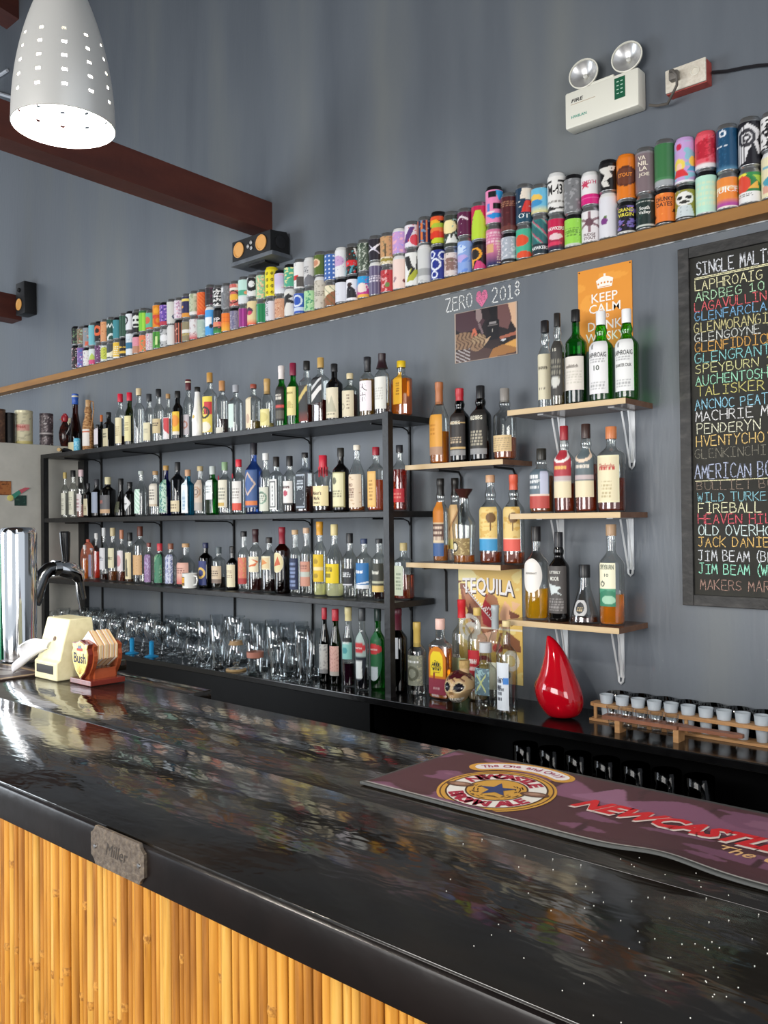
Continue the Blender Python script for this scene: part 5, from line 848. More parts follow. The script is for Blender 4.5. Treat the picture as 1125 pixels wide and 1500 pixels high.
BT = {'A842': [('enfiddich', .012, .046, .40, '5a5048', 0)], 'A880': [('LAPHROAIG', .016, .066, .51, '2a2c2c', .0), ('10', .017, .020, .37, '3a4a3c', 0)], 'A917.5': [('LAPHROAIG', .016, .066, .51, '2a2c2c', 0), ('QUARTER CASK', .012, .058, .37, '3a3a34', 0)],
      'A798': [('TALISKER', .008, .038, .47, '5a5244', 0)], 'A817': [('15', .010, .014, .60, 'dcd8c8', 0)], 'B673': [('ARDBEG', .013, .046, .53, 'e4dcc8', 0)], 'B703.5': [('ARDBEG', .015, .056, .57, 'e8e4d0', 0)],
      'H785': [('GLENGRANT', .007, .044, .50, '4a4038', 0)], 'H818': [('SUTTERLY', .010, .044, .55, 'dcdcd4', 0), ('MOOR', .014, .034, .48, 'dcdcd4', 0)], 'H895': [('SPEYBURN', .016, .048, .58, '1e3a30', 0), ('10', .010, .014, .50, '3a4a40', 0)],
      'D826': [('BENNACHIE', .010, .040, .52, 'e8c070', 0)], 'D858': [('BENNACHIE', .010, .040, .52, 'e0d8cc', 0)], 'D793': [('LISMOREY', .008, .034, .50, 'e4e6e6', 0)], 'D895': [('Glenfarclas', .014, .056, .54, 'b8403a', 0)],
      'C510': [('CAMPARI', .011, .040, .555, 'eef2f2', 0)], 'C530': [('MARTINI', .007, .034, .52, 'f0e8e4', 0)], 'C553': [('MARTINI', .007, .036, .50, 'f0e8e4', 0)], 'C644.5': [('Tres', .010, .018, .47, '2a2a1c', 0), ('Cuervo', .016, .046, .41, '2a2a1c', 0), ('Especial', .008, .028, .34, '7a2a20', 0)],
      'C699': [('RAMAZ', .012, .030, .42, 'f0e0dc', 0)], 'C741.5': [('Very', .018, .026, .38, '20283c', -.006), ('Different', .014, .030, .28, '20283c', -.006)], 'C676': [('MATA', .014, .034, .42, 'f0f0ec', 0)],
      'T307': [('51', .020, .024, .38, '2a2a24', .004)], 'T412': [('JAMESON', .012, .038, .52, 'e8e0d4', 0)], 'T429': [('JAMESON', .012, .038, .52, '8a7430', 0)], 'M473': [("Maker's", .016, .048, .34, '4a3028', 0), ('Mark', .016, .034, .25, '4a3028', 0), ('WHISKY', .008, .036, .17, '4a3028', 0)],
      'M522.5': [('WILD', .012, .026, .40, '7a4a3c', -.008), ('TURKEY', .012, .036, .33, '7a4a3c', -.006)], 'M424': [('JIM BEAM', .009, .036, .46, '3a2a2a', 0)], 'M446.5': [('JACK', .016, .036, .40, 'd0d8dc', 0)], 'M389': [('FINSBURY', .006, .032, .34, '4a5a50', 0)],
      'L152': [('RADA', .012, .022, .44, '3a3a54', 0)], 'L165': [('RADA', .012, .022, .44, '4a4430', 0)], 'L489.5': [('MATUSAL', .010, .036, .40, '5a5014', 0)], 'L533': [('Plantal', .012, .036, .46, 'eef0f4', 0)], 'L555': [('Plantal', .012, .034, .46, 'e4e4d8', 0)],
      'L512': [('37', .014, .016, .36, 'e4e6e8', 0)], 'M190': [('DOCS', .008, .018, .36, '3a3a3c', 0)]}
bots = []
for l in BOT.strip().split('\n'):
    f = l.split('|'); s = f[0]; cx, yt, w, Y = float(f[1]), float(f[2]), float(f[3]), float(f[4])
    p = onY(cx, yt, Y); H = p[2] - SH[s][0] - .0006; R0 = w / 2 / F * depth_at(p) * .97
    bots.append(dict(f=f, s=s, x=p[0], y=Y, H=H, R=R0, sh=f[5]))
DR = {'flat': .6, 'bulb': .6, 'sqr': .55, 'sqr2': .55, 'disc': .35, 'jar': .8}
for it in range(160):
    for i, a in enumerate(bots):
        for b in bots[i + 1:i + 9]:
            if a['s'] != b['s'] or 'disc' in (a['sh'], b['sh']): continue
            dx, dy = b['x'] - a['x'], b['y'] - a['y']; d = math.hypot(dx, dy); q = a['R'] + b['R'] + .0012 - d
            if q > 0:
                if it < 90:
                    ux, uy = dx / d, dy / d; a['x'] -= ux * q * .12; b['x'] += ux * q * .12; a['y'] -= uy * q * .4; b['y'] += uy * q * .4
                else: a['R'] *= .985; b['R'] *= .985
                lim = {'T': (-.245, -.05), 'M': (-.245, -.05), 'L': (-.245, -.05), 'C': (-.29, -.05)}.get(a['s'], (-.155, -.045))
                for c in (a, b): c['y'] = min(max(c['y'], lim[0] if c['y'] <= lim[0] or True else 0), lim[1])
label_m = printed('label_paper', .5)
def sup(R, t, E, D):
    ct, st = math.cos(t), math.sin(t); q = R / ((abs(ct) ** E + abs(st) ** E) ** (1 / E)); return q * ct, q * st * D
def rad_at(p, z):
    for (r0, z0), (r1, z1) in zip(p, p[1:]):
        if z0 <= z <= z1 and z1 > z0: return r0 + (r1 - r0) * (z - z0) / (z1 - z0)
    return p[-1][0]
def make_bottle(d, seed):
    f = d['f']; sh, gc, lc, fill, cc, cf, v0, v1, half = f[5], f[6], f[7], float(f[8]), f[9], float(f[10]), float(f[11]), float(f[12]), float(f[13])
    ops, desc = f[14], f[15]; R0, H = d['R'], d['H']
    o = empty('wine_bottle' if 'wine bottle' in desc else 'liquor_bottle', (d['x'], d['y'], SH[d['s']][0] + .0003))
    tag(o, unique(desc + ' ' + SH[d['s']][1]), 'bottle', GRP[d['s']])
    if sh == 'disc':
        R0 *= 1.75
        m = MB().lathe([(R0 * .3, -.012), (R0 * .9, -.010), (R0, 0), (R0 * .9, .010), (R0 * .3, .012)], 28, (0, 0, 0)); Rz = H * .47
        m.V = [(x / R0 * R0, z, y / R0 * Rz + Rz) for x, y, z in m.V]; m.build('glass_body', GL['R'], o, True)
        MB().lathe([(.012, H * .93), (.012, H)], 14).build('cap', pbr('cap_' + cc, cc, .4), o, True); return o
    p, E, D, nr = profile(sh, R0, H, cf)
    zb = max(z for r, z in p if r > R0 * .6); ex = [E if z <= zb + .002 else (2 + (E - 2) * max(0, 1 - (z - zb) / (.12 * H))) for r, z in p]
    n = 24 if E > 2 else 22
    V = MB().lathe(p, n, ex=ex, sy=1)
    if D != 1: V.V = [(x, y * (D if z <= zb else 1 + (D - 1) * max(0, 1 - (z - zb) / (.12 * H))), z) for x, y, z in V.V]
    V.build('glass_body', GL[gc], o, True)
    if lc != '-' and fill > 0:
        top = zb * fill + .0; q = [(max(r - .0022, .004), max(z, .006)) for r, z in p if z < top]; q = [(q[0][0], .006)] + [k for k in q if k[1] > .0065] + [(max(rad_at(p, top) - .0022, .004), top)]
        m = MB().lathe(q, n, ex=[E] * len(q), sy=D); m.build('liquid', liquid(lc), o, True)
    ch = cf * H; cr = nr * (1.12 if sh != 'jar' else 1.15)
    if sh == 'decanter': pr = [(cr * .9, H - ch - .004), (cr * 1.0, H - ch * .8), (cr * 1.75, H - ch * .25), (cr * 1.9, H - ch * .05), (cr * 1.85, H), (0, H)]
    elif ch > .05: pr = [(cr * 1.03, H - ch - .004), (cr * 1.0, H - ch + .004), (cr * .97, H - .03), (cr * 1.06, H - .027), (cr * 1.06, H - .002), (cr * .95, H), (0, H)]
    else: pr = [(cr, H - ch - .004), (cr * 1.02, H - ch), (cr * 1.02, H - .002), (cr * .94, H), (0, H)]
    if 'flared seal' in desc: pr = [(cr * 1.7, H - ch), (cr * 1.3, H - ch * .7), (cr, H - ch * .4), (cr * 1.1, H - .02), (cr * 1.1, H), (0, H)]
    capo = MB().lathe(pr, 18).build('cap', pbr('cap_' + cc, cc, .35, .0, spec=.5), o, True)
    if 'dripped red wax' in desc:
        m = MB(); rs = random.Random(5)
        for k in range(9):
            a = k * .7; L = rs.uniform(.012, .045); m.tube([(cr * 1.02 * math.cos(a), cr * 1.02 * math.sin(a), H - ch), (cr * 1.02 * math.cos(a), cr * 1.02 * math.sin(a), H - ch - L)], .0035, 6)
        m.build('wax_drips', pbr('cap_' + cc, cc, .35), o, True)
    if 'white and' in desc and ch > .04 or 'neck seal' in desc: MB().lathe([(cr * 1.08, H - ch * .35), (cr * 1.08, H - ch * .2)], 18).build('seal_band', pbr('seal_cream', 'd8d0b8', .5), o, True)
    if 'red side seal' in desc or 'white label over orange' in desc:
        MB().lathe([(.012, 0), (.012, .003), (0, .004)], 16).build('wax_seal', pbr('seal_red', 'b4243a', .4), o, True, (-R0 * .75, -R0 * .55, H * .70), (R(90), 0, R(-30)))
    if 'looped handle' in desc:
        MB().tube([(R0 * .3, 0, H * .86), (R0 * .9, 0, H * .97), (R0 * 1.7, 0, H * .95), (R0 * 1.9, 0, H * .8), (R0 * 1.5, 0, H * .6), (R0 * .95, 0, H * .42)], .0035, 6).build('handle', wick, o, True)
    if half > 0 and v1 > v0:
        half *= .9; face = -math.pi / 2 + R(3); H0, H1 = v0 * H + .004, v1 * H; tall = 44 if R0 > .03 else 26; nu = 40 if R0 > .03 else 24
        if E > 2: half = min(half, 47) if half < 60 else 47; face = -math.pi / 2
        V = []; Uu = []; Vv = []
        oval = 'oval' in desc
        for j in range(tall):
            t = j / (tall - 1); z = H0 + (H1 - H0) * t; hw_ = R(half) * (math.sqrt(max(.0004, 1 - (2 * t - 1) ** 2)) if oval else 1)
            if 'diamond label' in desc: hw_ = R(half) * max(.02, 1 - abs(2 * t - 1))
            if 'arched' in desc and t > .7: hw_ = R(half) * math.sqrt(max(.01, 1 - ((t - .7) / .3) ** 2))
            rr = rad_at(p, z) + .0006
            for i in range(nu):
                s = i / (nu - 1); a = face + hw_ * (2 * s - 1); x, y = sup(rr, a, E, D); V.append((x, y, z)); Uu.append(.5 + hw_ / R(half) * (s - .5)); Vv.append(t)
        Fc = [(j * nu + i, j * nu + i + 1, (j + 1) * nu + i + 1, (j + 1) * nu + i) for j in range(tall - 1) for i in range(nu - 1)]
        lw = 2 * R(half) * R0
        lo = link('paper_label', me_from('paper_label', V, Fc, label_m, True, paint(np.array(Uu), np.array(Vv), ops, (H1 - H0) / lw, seed)), o)
        key = d['s'] + f[1]
        for (s, th_, w, zf, c, off) in BT.get(key, []):
            w = min(w, lw * .94)
            def pl2(u, v, zf=zf, off=off):
                z = zf * H + v; rr = rad_at(p, z) + .0011; a = face + (u + off) / rr
                if E > 2: return (u + off, -(rr * D), z)
                return (rr * math.cos(a), rr * math.sin(a), z)
            flat_text(s, th_, w, pl2, pbr('ink_' + c, c, .5), lo, .015)
        if key == 'T538':
            V = []; Fc = []
            def pk(u, v): z = v; rr = rad_at(p, max(.01, z)) + .0011; return (rr * math.cos(face + u / rr), rr * math.sin(face + u / rr), z)
            c0 = .42 * H
            for st in ([(-.012, .030), (.010, .033)], [(-.016, .020), (.014, .024)], [(0, .032), (-.002, .018), (-.014, .004)], [(0, .020), (.008, .010), (.018, .006)],
                       [(-.012, -.006), (.012, -.003)], [(-.014, -.013), (-.006, -.012)], [(0, -.002), (0, -.014)], [(.004, -.012), (.013, -.010)], [(-.014, -.020), (.014, -.017)], [(-.008, -.027), (.008, -.025)], [(-.013, -.036), (.012, -.033)], [(0, -.02), (-.001, -.036)]):
                ribbon([(a, c0 + b) for a, b in st], .0032, pk, V, Fc)
            link('brush_characters', me_from('brush', V, Fc, pbr('ink_black', '26262a', .5)), lo)
    return o
for i, d in enumerate(bots): make_bottle(d, i + 500)

# ================================================================ other things on the shelves
# enamel mug
mg = empty('enamel_mug', (0, 0, 0)); p = onY(278, 864, -.262); mg.location = (p[0], -.262, 1.1425); tag(mg, "white enamel mug with an amber beer picture on the rack's lowest shelf", 'mug')
enam = pbr('enamel_white', 'e4e4e0', .2)
MB().lathe([(.030, 0), (.034, .003), (.036, .07), (.0375, .072), (.0345, .071), (.032, .006), (0, .005)], 26).build('cup', enam, mg, True)
MB().tube([(.035, 0, .060), (.055, 0, .058), (.060, 0, .040), (.052, 0, .020), (.034, 0, .016)], .004, 8).build('handle', enam, mg, True)
V = []; U = []; W2 = []; Fc = []
for j in range(20):
    for i in range(20): a = -2.6 + i / 19 * 1.2; V.append((.0362 * math.cos(a), .0362 * math.sin(a), .014 + j / 19 * .042)); U.append(i / 19); W2.append(j / 19)
Fc = [(j * 20 + i, j * 20 + i + 1, (j + 1) * 20 + i + 1, (j + 1) * 20 + i) for j in range(19) for i in range(19)]
link('picture', me_from('pic', V, Fc, label_m, True, paint(np.array(U), np.array(W2), 'b:dc9a2c B:0:.3:3a2a1c N:3:.4:e8b84c R:.15:.4:.3:.7:e8d8b0 B:.9:1:2a2420')), mg)
# light blue small tin and a lying bottle at the rack's left end
p = onY(113, 662, -.235)
t = MB().lathe([(.016, 0), (.019, .004), (.019, .068), (.017, .074), (.014, .076), (0, .075)], 18).build('small_can', noisy('aqua_tin', [(.35, '3fa4cc'), (.5, '6cc0dc'), (.7, 'b4dcea')], .35, ns=30), None, True, (p[0], -.235, 1.8625))
tag(t, "tiny light blue can on the rack's top shelf, left end", 'can')
lb = empty('lying_bottle', (-4.72, -.21, 1.8625 + .0165)); tag(lb, 'small black bottle lying down with its cork towards the room', 'bottle')
MB().lathe([(.012, 0), (.016, .004), (.016, .09), (.008, .12), (.008, .15)], 16).build('glass_body', GL['k'], lb, True, (-.06, .05, 0), (R(90), 0, R(40)))
MB().lathe([(.0105, 0), (.0105, .022), (0, .023)], 14).build('cork', pbr('cork', 'c0a070', .8), lb, True, (.0336, -.0618, 0), (R(90), 0, R(40)))
# tins and the rooster on the partition
tin_top = 1.9255
def tin(px, r, h, name, ops, label, Xp=-5.045, cat='tin'):
    p = onX(px, 650, Xp); o = empty(name, (Xp, p[1], tin_top)); tag(o, label, cat, 'tins on top of the pale partition')
    nu, nv = 40, 26; th = np.linspace(0, 2 * math.pi, nu, endpoint=False); z = np.linspace(.004, h - .012, nv); T, Zg = np.meshgrid(th, z)
    d = (T - (-.9) + math.pi) % (2 * math.pi) - math.pi; u = np.clip(d / math.pi + .5, 0, 1); v = (Zg - z[0]) / (z[-1] - z[0])
    V = np.stack([r * np.cos(T), r * np.sin(T), Zg], -1).reshape(-1, 3); Fc = [(k * nu + i, k * nu + (i + 1) % nu, (k + 1) * nu + (i + 1) % nu, (k + 1) * nu + i) for k in range(nv - 1) for i in range(nu)]
    link('tin_body', me_from('tin', V, Fc, label_m, True, paint(u.ravel(), v.ravel(), ops, h / (3.14 * r), int(px))), o)
    c = ops.split()[0].split(':')[1]
    MB().lathe([(r * 1.015, h - .014), (r * 1.015, h - .001), (r * .96, h), (0, h - .001)], 30).build('tin_lid', pbr('tinlid_' + c, c, .4, .3), o, True)
    MB().lathe([(r * .98, 0), (r * 1.01, .001), (r * 1.01, .006)], 30).build('base_rim', pbr('tinlid_' + c, c, .4, .3), o, True); return o
tin(-6, .052, .20, 'whisky_tin', 'b:5a4236 N:6:.4:7a5a46 N:8:.9:3a2a24 S:7:.1:46322a', 'brown patterned tin on the partition, cut by the left edge')
tin(14, .030, .185, 'whisky_tin', 'b:141416 N:8:1:3a3a3c', 'narrow black tin between the brown and the cream tins')
tq_ = tin(35, .050, .205, 'whisky_tin', 'b:d6cfae N:4:.5:b8b294 N:6:.9:8a8a78 R:.35:.85:.42:.62:d89c90 B:0:.1:cfc27c', 'cream tin with red words on the pale partition')
flat_text('Prest', .022, .062, lambda u, v: (.0508 * math.cos(-.85 + u / .05), .0508 * math.sin(-.85 + u / .05), .108 + v), pbr('ink_rust', 'b4524c', .5), tq_, .02)
tin(68, .040, .20, 'whisky_tin', 'b:4a4044 N:9:.2:8a7e80 N:11:.7:c4bcbc B:.38:.42:cfc8c8 B:.3:.34:2a2426', 'dark embossed metal tin beside the rooster')
tin(103, .036, .19, 'whisky_tin', 'b:c8c2a4 N:4:.7:b0aa90', 'pale cream tin behind the rooster', -5.10)
p = onX(87, 655, -5.03); rb = empty('rooster_bottle', (-4.985, p[1] + .012, tin_top)); rb.scale = (.86, .86, .95); tag(rb, 'dark rooster-shaped bottle with a red comb', 'bottle')
MB().lathe([(.022, 0), (.030, .01), (.040, .05), (.042, .09), (.034, .125), (.020, .15), (.014, .165), (.0, .166)], 22).build('glass_body', noisy('rooster_glaze', [(.35, '1c1414'), (.6, '3a1c18'), (.8, '6a2a20')], .15, ns=14), rb, True)
MB().lathe([(.010, .155), (.022, .165), (.026, .185), (.022, .20), (.008, .205)], 16, (.0, 0, 0)).build('head', pbr('rooster_red', 'a82430', .3), rb, True)
m = MB()
for k in range(5): m.lathe([(.007, 0), (.009, .008), (.003, .018), (0, .02)], 8, (-.02 + k * .010, 0, .192 + (.004 if k in (1, 2, 3) else 0)))
m.lathe([(0, .0), (.007, .004), (.006, .014), (0, .018)], 8, (-.018, -.008, .150)); m.build('comb', pbr('rooster_red', 'a82430', .3), rb, True)
MB().tube([(-.020, -.006, .182), (-.042, -.016, .176)], [.006, .001], 8).build('beak', pbr('beak', 'b8863a', .4), rb, True)
MB().tube([(.03, .0, .08), (.055, .005, .11), (.062, .005, .15)], [.018, .012, .003], 10).build('tail', pbr('rooster_tail', '1c1a1e', .2), rb, True)
# cards on the partition
for ops, y0, y1, z0, z1, lab in (('b:a86a3c N:5:.4:8a4e2c B:.0:.06:5a3824 B:.94:1:5a3824 F:.2:.8:.75:.9:1:4a2c1c', -.52, -.445, 1.625, 1.705, 'small brown card stuck on the pale partition'),
                                 ('b:24403a N:3:.5:3a5a50', -.425, -.355, 1.565, 1.625, 'small dark green card stuck on the pale partition')):
    panel('card', y1 - y0, z1 - z0, 14, 14, ops, lab, 'card', (-4.93, y0, z0), rot=(0, 0, R(90)))
fa = empty('paper_fish', (-4.926, -.40, 1.625)); tag(fa, 'small pink, green and yellow paper fish on the pale partition', 'ornament')
MB().prism([(-.055, -.012), (-.04, .004), (.0, .03), (.012, .012), (-.028, -.02)], 0, .003, plane='yz').build('body', pbr('fish_green', '3f8c78', .6), fa)
MB().prism([(.0, .03), (.035, .045), (.065, .044), (.012, .010)], 0, .003, plane='yz').build('tail', pbr('fish_pink', 'c8606c', .6), fa)
MB().lathe([(.018, 0), (.018, .004), (.012, .005), (0, .005)], 14).build('head', pbr('fish_yellow', 'd8d07c', .6), fa, True, (.0, -.052, -.016), (0, R(90), 0))

# --- glasses on the back counter
cg = thin_glass('drinking_glass', 'f8fbfc', .8, .15, .03, .98)
def glass_profile(kind):
    return {'goblet': [(0, .004), (.030, 0), (.031, .0015), (.006, .006), (.004, .03), (.005, .075), (.016, .085), (.034, .11), (.038, .135), (.034, .168), (.0325, .168)],
            'pint': [(0, .010), (.026, .010), (.028, 0), (.030, .002), (.034, .09), (.041, .150), (.0395, .151)], 'tumbler': [(0, .012), (.028, .012), (.030, 0), (.031, .003), (.036, .09), (.035, .091)],
            'weizen': [(0, .014), (.028, .012), (.030, 0), (.031, .004), (.024, .03), (.026, .07), (.036, .14), (.035, .19), (.031, .214), (.030, .214)],
            'cone': [(0, .012), (.022, .012), (.025, 0), (.026, .004), (.024, .03), (.030, .09), (.042, .198), (.041, .199)],
            'hurricane': [(0, .006), (.034, 0), (.035, .003), (.010, .012), (.012, .02), (.036, .05), (.038, .075), (.026, .115), (.022, .135), (.030, .18), (.043, .235), (.042, .236)],
            'bulb': [(0, .008), (.032, 0), (.034, .003), (.034, .03), (.032, .04), (.030, .07), (.044, .11), (.043, .14), (.038, .172), (.037, .172)],
            'tulip': [(0, .003), (.030, 0), (.031, .002), (.007, .007), (.006, .035), (.020, .05), (.035, .08), (.036, .11), (.031, .15), (.034, .172), (.033, .172)],
            'snifter': [(0, .006), (.027, 0), (.028, .003), (.012, .012), (.012, .018), (.034, .045), (.038, .07), (.032, .125), (.031, .125)],
            'highball': [(0, .012), (.027, .012), (.029, 0), (.030, .003), (.033, .21), (.032, .211)]}[kind]
GM = {}
def glass(kind, x, y, label, group, mat=None, sc=1, name=None, stemcol=None):
    key = (kind, mat and mat.name)
    if key not in GM: m = MB().lathe(glass_profile(kind), 26, caps=(0, 0)); GM[key] = me_from(kind, m.V, m.F, mat or cg, True)
    o = link(name or {'goblet': 'wine_glass', 'tulip': 'beer_glass', 'pint': 'pint_glass', 'tumbler': 'tumbler', 'snifter': 'snifter_glass'}.get(kind, 'beer_glass'), GM[key], None, (x, y, .7902)); o.scale = (sc,) * 3
    tag(o, label, 'glass', group)
    return o
G1 = 'glasses in the front row of the back counter'
for px, kind, Y, lab in ((283, 'snifter', -.275, 'short footed clear glass, left of the front row beside the conical glasses'), (301, 'snifter', -.285, 'second short footed clear glass, just left of the conical glass'), (320, 'cone', -.275, 'tall conical clear glass left of the hurricane glass'),
                         (346, 'hurricane', -.27, 'waisted hurricane glass standing on a tan cork coaster'), (374, 'pint', -.285, 'straight pint glass right of the hurricane glass'), (408, 'bulb', -.285, 'bulbous beer glass with a ridged base on the back counter'),
                         (430, 'tulip', -.28, 'stemmed tulip beer glass left of the tall weizen glass'), (447, 'weizen', -.292, 'tall curved weizen glass, nearest the red sealed bottles'), (459, 'highball', -.20, 'tall straight glass touching the first red sealed bottle')):
    p = onY(px, 980, Y); o = glass(kind, p[0], Y, lab, G1)
    if kind == 'hurricane':
        c = MB().lathe([(.045, 0), (.046, .001), (.046, .006), (.044, .007), (0, .007)], 28).build('coaster', pbr('cork', 'b08c68', .8), None, True, (p[0], Y, .7903)); tag(c, 'round tan cork coaster under the hurricane glass', 'coaster'); o.location.z = .7976
        MB().lathe([(.0345, .108), (.0285, .116), (.027, .126)], 26, caps=(0, 0)).build('wood_band', pbr('glass_tan_band', 'a88a64', .6), o, True)
    if kind == 'pint': MB().lathe([(.0365, .075), (.0375, .10)], 26, caps=(0, 0)).build('printed_band', pbr('glass_print', 'b87a68', .5), o, True)
rs = random.Random(21); G2 = 'crowd of glasses behind the front row'
k2 = 0
for Y, pxs, kinds in ((-.185, (300, 322, 342, 364, 384, 404, 424, 443), ('cone', 'pint', 'weizen', 'tulip', 'highball')), (-.085, (318, 338, 357, 378, 399, 420, 441), ('highball', 'weizen', 'highball', 'cone'))):
    for i, px in enumerate(pxs):
        kd = kinds[i % len(kinds)]; p = onY(px, 960, Y); glass(kd, p[0], Y, 'clear tall glass in the %s row behind the hurricane glass, %s from left' % ('middle' if Y < -.1 else 'rear', ORD[i]), G2, sc=rs.uniform(.95, 1.04))
xs_ = np.arange(-4.75, -3.55, .088)
for j, Y in enumerate((-.27, -.18, -.09)):
    for i, x in enumerate(xs_):
        kd = ('goblet', 'tulip', 'goblet', 'snifter', 'goblet')[(i + j * 2) % 5]; x2 = x + (j % 2) * .044 + rs.uniform(-.004, .004)
        if j == 0 and x2 > -3.62: continue
        if j == 0 and i in (9, 11): continue
        glass(kd, x2, Y, 'stemmed glass in the %s row of the crowded left half, %s from left' % (('front', 'middle', 'rear')[j], ORD[i]), 'stemmed glasses left on the back counter', sc=rs.uniform(.98, 1.1))
bg = thin_glass('glass_vivid_blue', '2a9ae8', .5, .08)
for i, px in ((9, 'left'), (11, 'right')):
    x = xs_[i]; o = empty('blue_stem_glass', (x, -.275, .7902)); tag(o, px + ' one of two glasses with a bright blue stem and foot', 'glass', 'two glasses with blue stems')
    MB().lathe([(0, .006), (.034, 0), (.035, .003), (.012, .010), (.011, .03), (.012, .075), (.0, .078)], 22).build('stem', pbr('blue_stem_glass', '3cb8f2', .05, trans=.4), o, True)
    MB().lathe([(.004, .077), (.022, .085), (.036, .115), (.037, .14), (.033, .17)], 24, caps=(0, 0)).build('bowl', cg, o, True)

# --- shot glass rack, paddle, green glasses
wd = noisy('light_oak', [(.3, 'a8784c'), (.7, 'c49868')], rough=.5, scale=(1, 10, 10), ns=5); wd2 = noisy('walnut_paddle', [(.3, '7a4c38'), (.7, '94624a')], rough=.45, scale=(1, 10, 10), ns=5)
sr = empty('shot_glass_rack', (-1.06, -.13, .79)); tag(sr, 'long two-tier light wood rack holding frosted shot glasses', 'rack')
def ringboard(x0, x1, y0, y1, z0, z1, holes, r):
    """board with round through holes, one cell per hole"""
    m = MB(); edges = [x0] + [(a + b) / 2 for a, b in zip(holes, holes[1:])] + [x1]; cy = (y0 + y1) / 2
    for h, a, b in zip(holes, edges, edges[1:]):
        n = 16; V = []
        for z in (z0, z1):
            for k in range(n):
                t = 2 * math.pi * k / n; ct, st = math.cos(t), math.sin(t); V.append((h + r * ct, cy + r * st, z))
            for k in range(n):
                t = 2 * math.pi * k / n; ct, st = math.cos(t), math.sin(t); s = 1 / max(abs(ct) / ((b - h) if ct > 0 else (h - a)), abs(st) / ((y1 - y0) / 2)); V.append((h + s * ct, cy + s * st, z))
        Fc = []
        for k in range(n):
            j = (k + 1) % n; Fc += [(k, j, n + j, n + k), (2 * n + k, 3 * n + k, 3 * n + j, 2 * n + j), (k, 2 * n + k, 2 * n + j, j), (n + k, n + j, 3 * n + j, 3 * n + k)]
        m.add(V, Fc)
    return m
SX = [-1.375 + .0547 * k for k in range(11)]
wparts(ringboard(-1.423, -.79, -.160, -.100, .838, .849, SX, .0195), 'upper_board', wd, sr)
wparts(MB().box(-1.423, -.79, -.160, -.100, .7905, .7985), 'lower_board', wd, sr)
for x in (-1.405, -1.10, -.80): wparts(MB().lathe([(.006, 0), (.006, .0395)], 10, (x, -.150, .7985)), 'leg', wd, sr, True)
fr = pbr('frosted_plastic', 'c3ccd4', .45, trans=.25)
m = MB().lathe([(.0, .0), (.0145, 0), (.0148, .002), (.019, .045), (.0225, .078), (.021, .078), (.017, .04), (.013, .006), (0, .005)], 20); frm = me_from('shot', m.V, m.F, fr, True)
for k, x in enumerate(SX): tag(link('shot_glass', frm, None, (x, -.13, .799)), 'frosted shot glass in the two-tier wooden rack, %s from the left' % ORD[k], 'glass', 'frosted shot glasses in the rack')
pd = empty('serving_paddle', (-1.1, -.24, .79)); tag(pd, 'brown wooden serving paddle with a long handle and clear shot glasses', 'paddle')
PX = [-1.296 + .0475 * k for k in range(5)]
wparts(ringboard(-1.322, -1.075, -.265, -.215, .828, .839, PX, .0175), 'board', wd2, pd)
wparts(MB().prism([(-1.075, -.265), (-1.075, -.215), (-1.03, -.228), (-.92, -.224), (-.897, -.232), (-.897, -.248), (-.92, -.256), (-1.03, -.252)], .8285, .8385, plane='xy'), 'handle', wd2, pd)
for x in (-1.272, -1.085): wparts(MB().box(x - .008, x + .008, -.262, -.218, .7903, .828), 'foot', wd, pd)
m = MB().lathe([(0, .008), (.013, .008), (.0135, 0), (.0140, .002), (.0165, .03), (.0205, .062), (.0198, .062)], 20, caps=(0, 0)); cs_ = me_from('shotc', m.V, m.F, cg, True)
for k, x in enumerate(PX):
    if abs(x + 1.272) > .012 or True: tag(link('shot_glass', cs_, None, (x, -.24, .805)), 'clear shot glass in the brown serving paddle, %s from the left' % ORD[k], 'glass', 'clear shot glasses in the paddle')
gg = thin_glass('glass_forest', '0f4a30', .3, .12)
m = MB().lathe([(0, .01), (.030, .008), (.031, 0), (.033, .004), (.038, .08), (.0365, .081), (.033, .01)], 22, caps=(0, 0)); ggm = me_from('green_tumbler', m.V, m.F, gg, True)
for k in range(9): tag(link('green_tumbler', ggm, None, (-1.375 + k * .079, -.052, .7902)), 'dark green tumbler behind the shot glass rack, %s from the left' % ORD[k], 'glass', 'dark green tumblers behind the shot glass rack')

# --- dark mugs under the counter
dk = thin_glass('glass_dim', '6a6c6e', .3, .02, .02, .14)
m = MB().lathe([(0, .012), (.036, .012), (.040, 0), (.042, .006), (.042, .12), (.040, .121), (.039, .02)], 24, caps=(0, 0)); dm = me_from('mug_body', m.V, m.F, dk, True)
m = MB().tube([(.041, 0, .10), (.066, 0, .096), (.074, 0, .065), (.066, 0, .03), (.041, 0, .022)], .006, 8); dh = me_from('mug_handle', m.V, m.F, dk, True)
for k in range(7):
    o = empty('glass_mug', (-1.60 + k * .098, -.27, .5205 + .0)); tag(o, 'dim glass mug under the back counter, %s from the left' % ORD[k], 'mug', 'glass mugs under the back counter')
    link('mug_body', dm, o, (0, 0, 0)).scale = (1, 1, 1.55); link('handle', dh, o, (0, 0, .02), (0, 0, R(-60))).scale = (1, 1, 1.4)

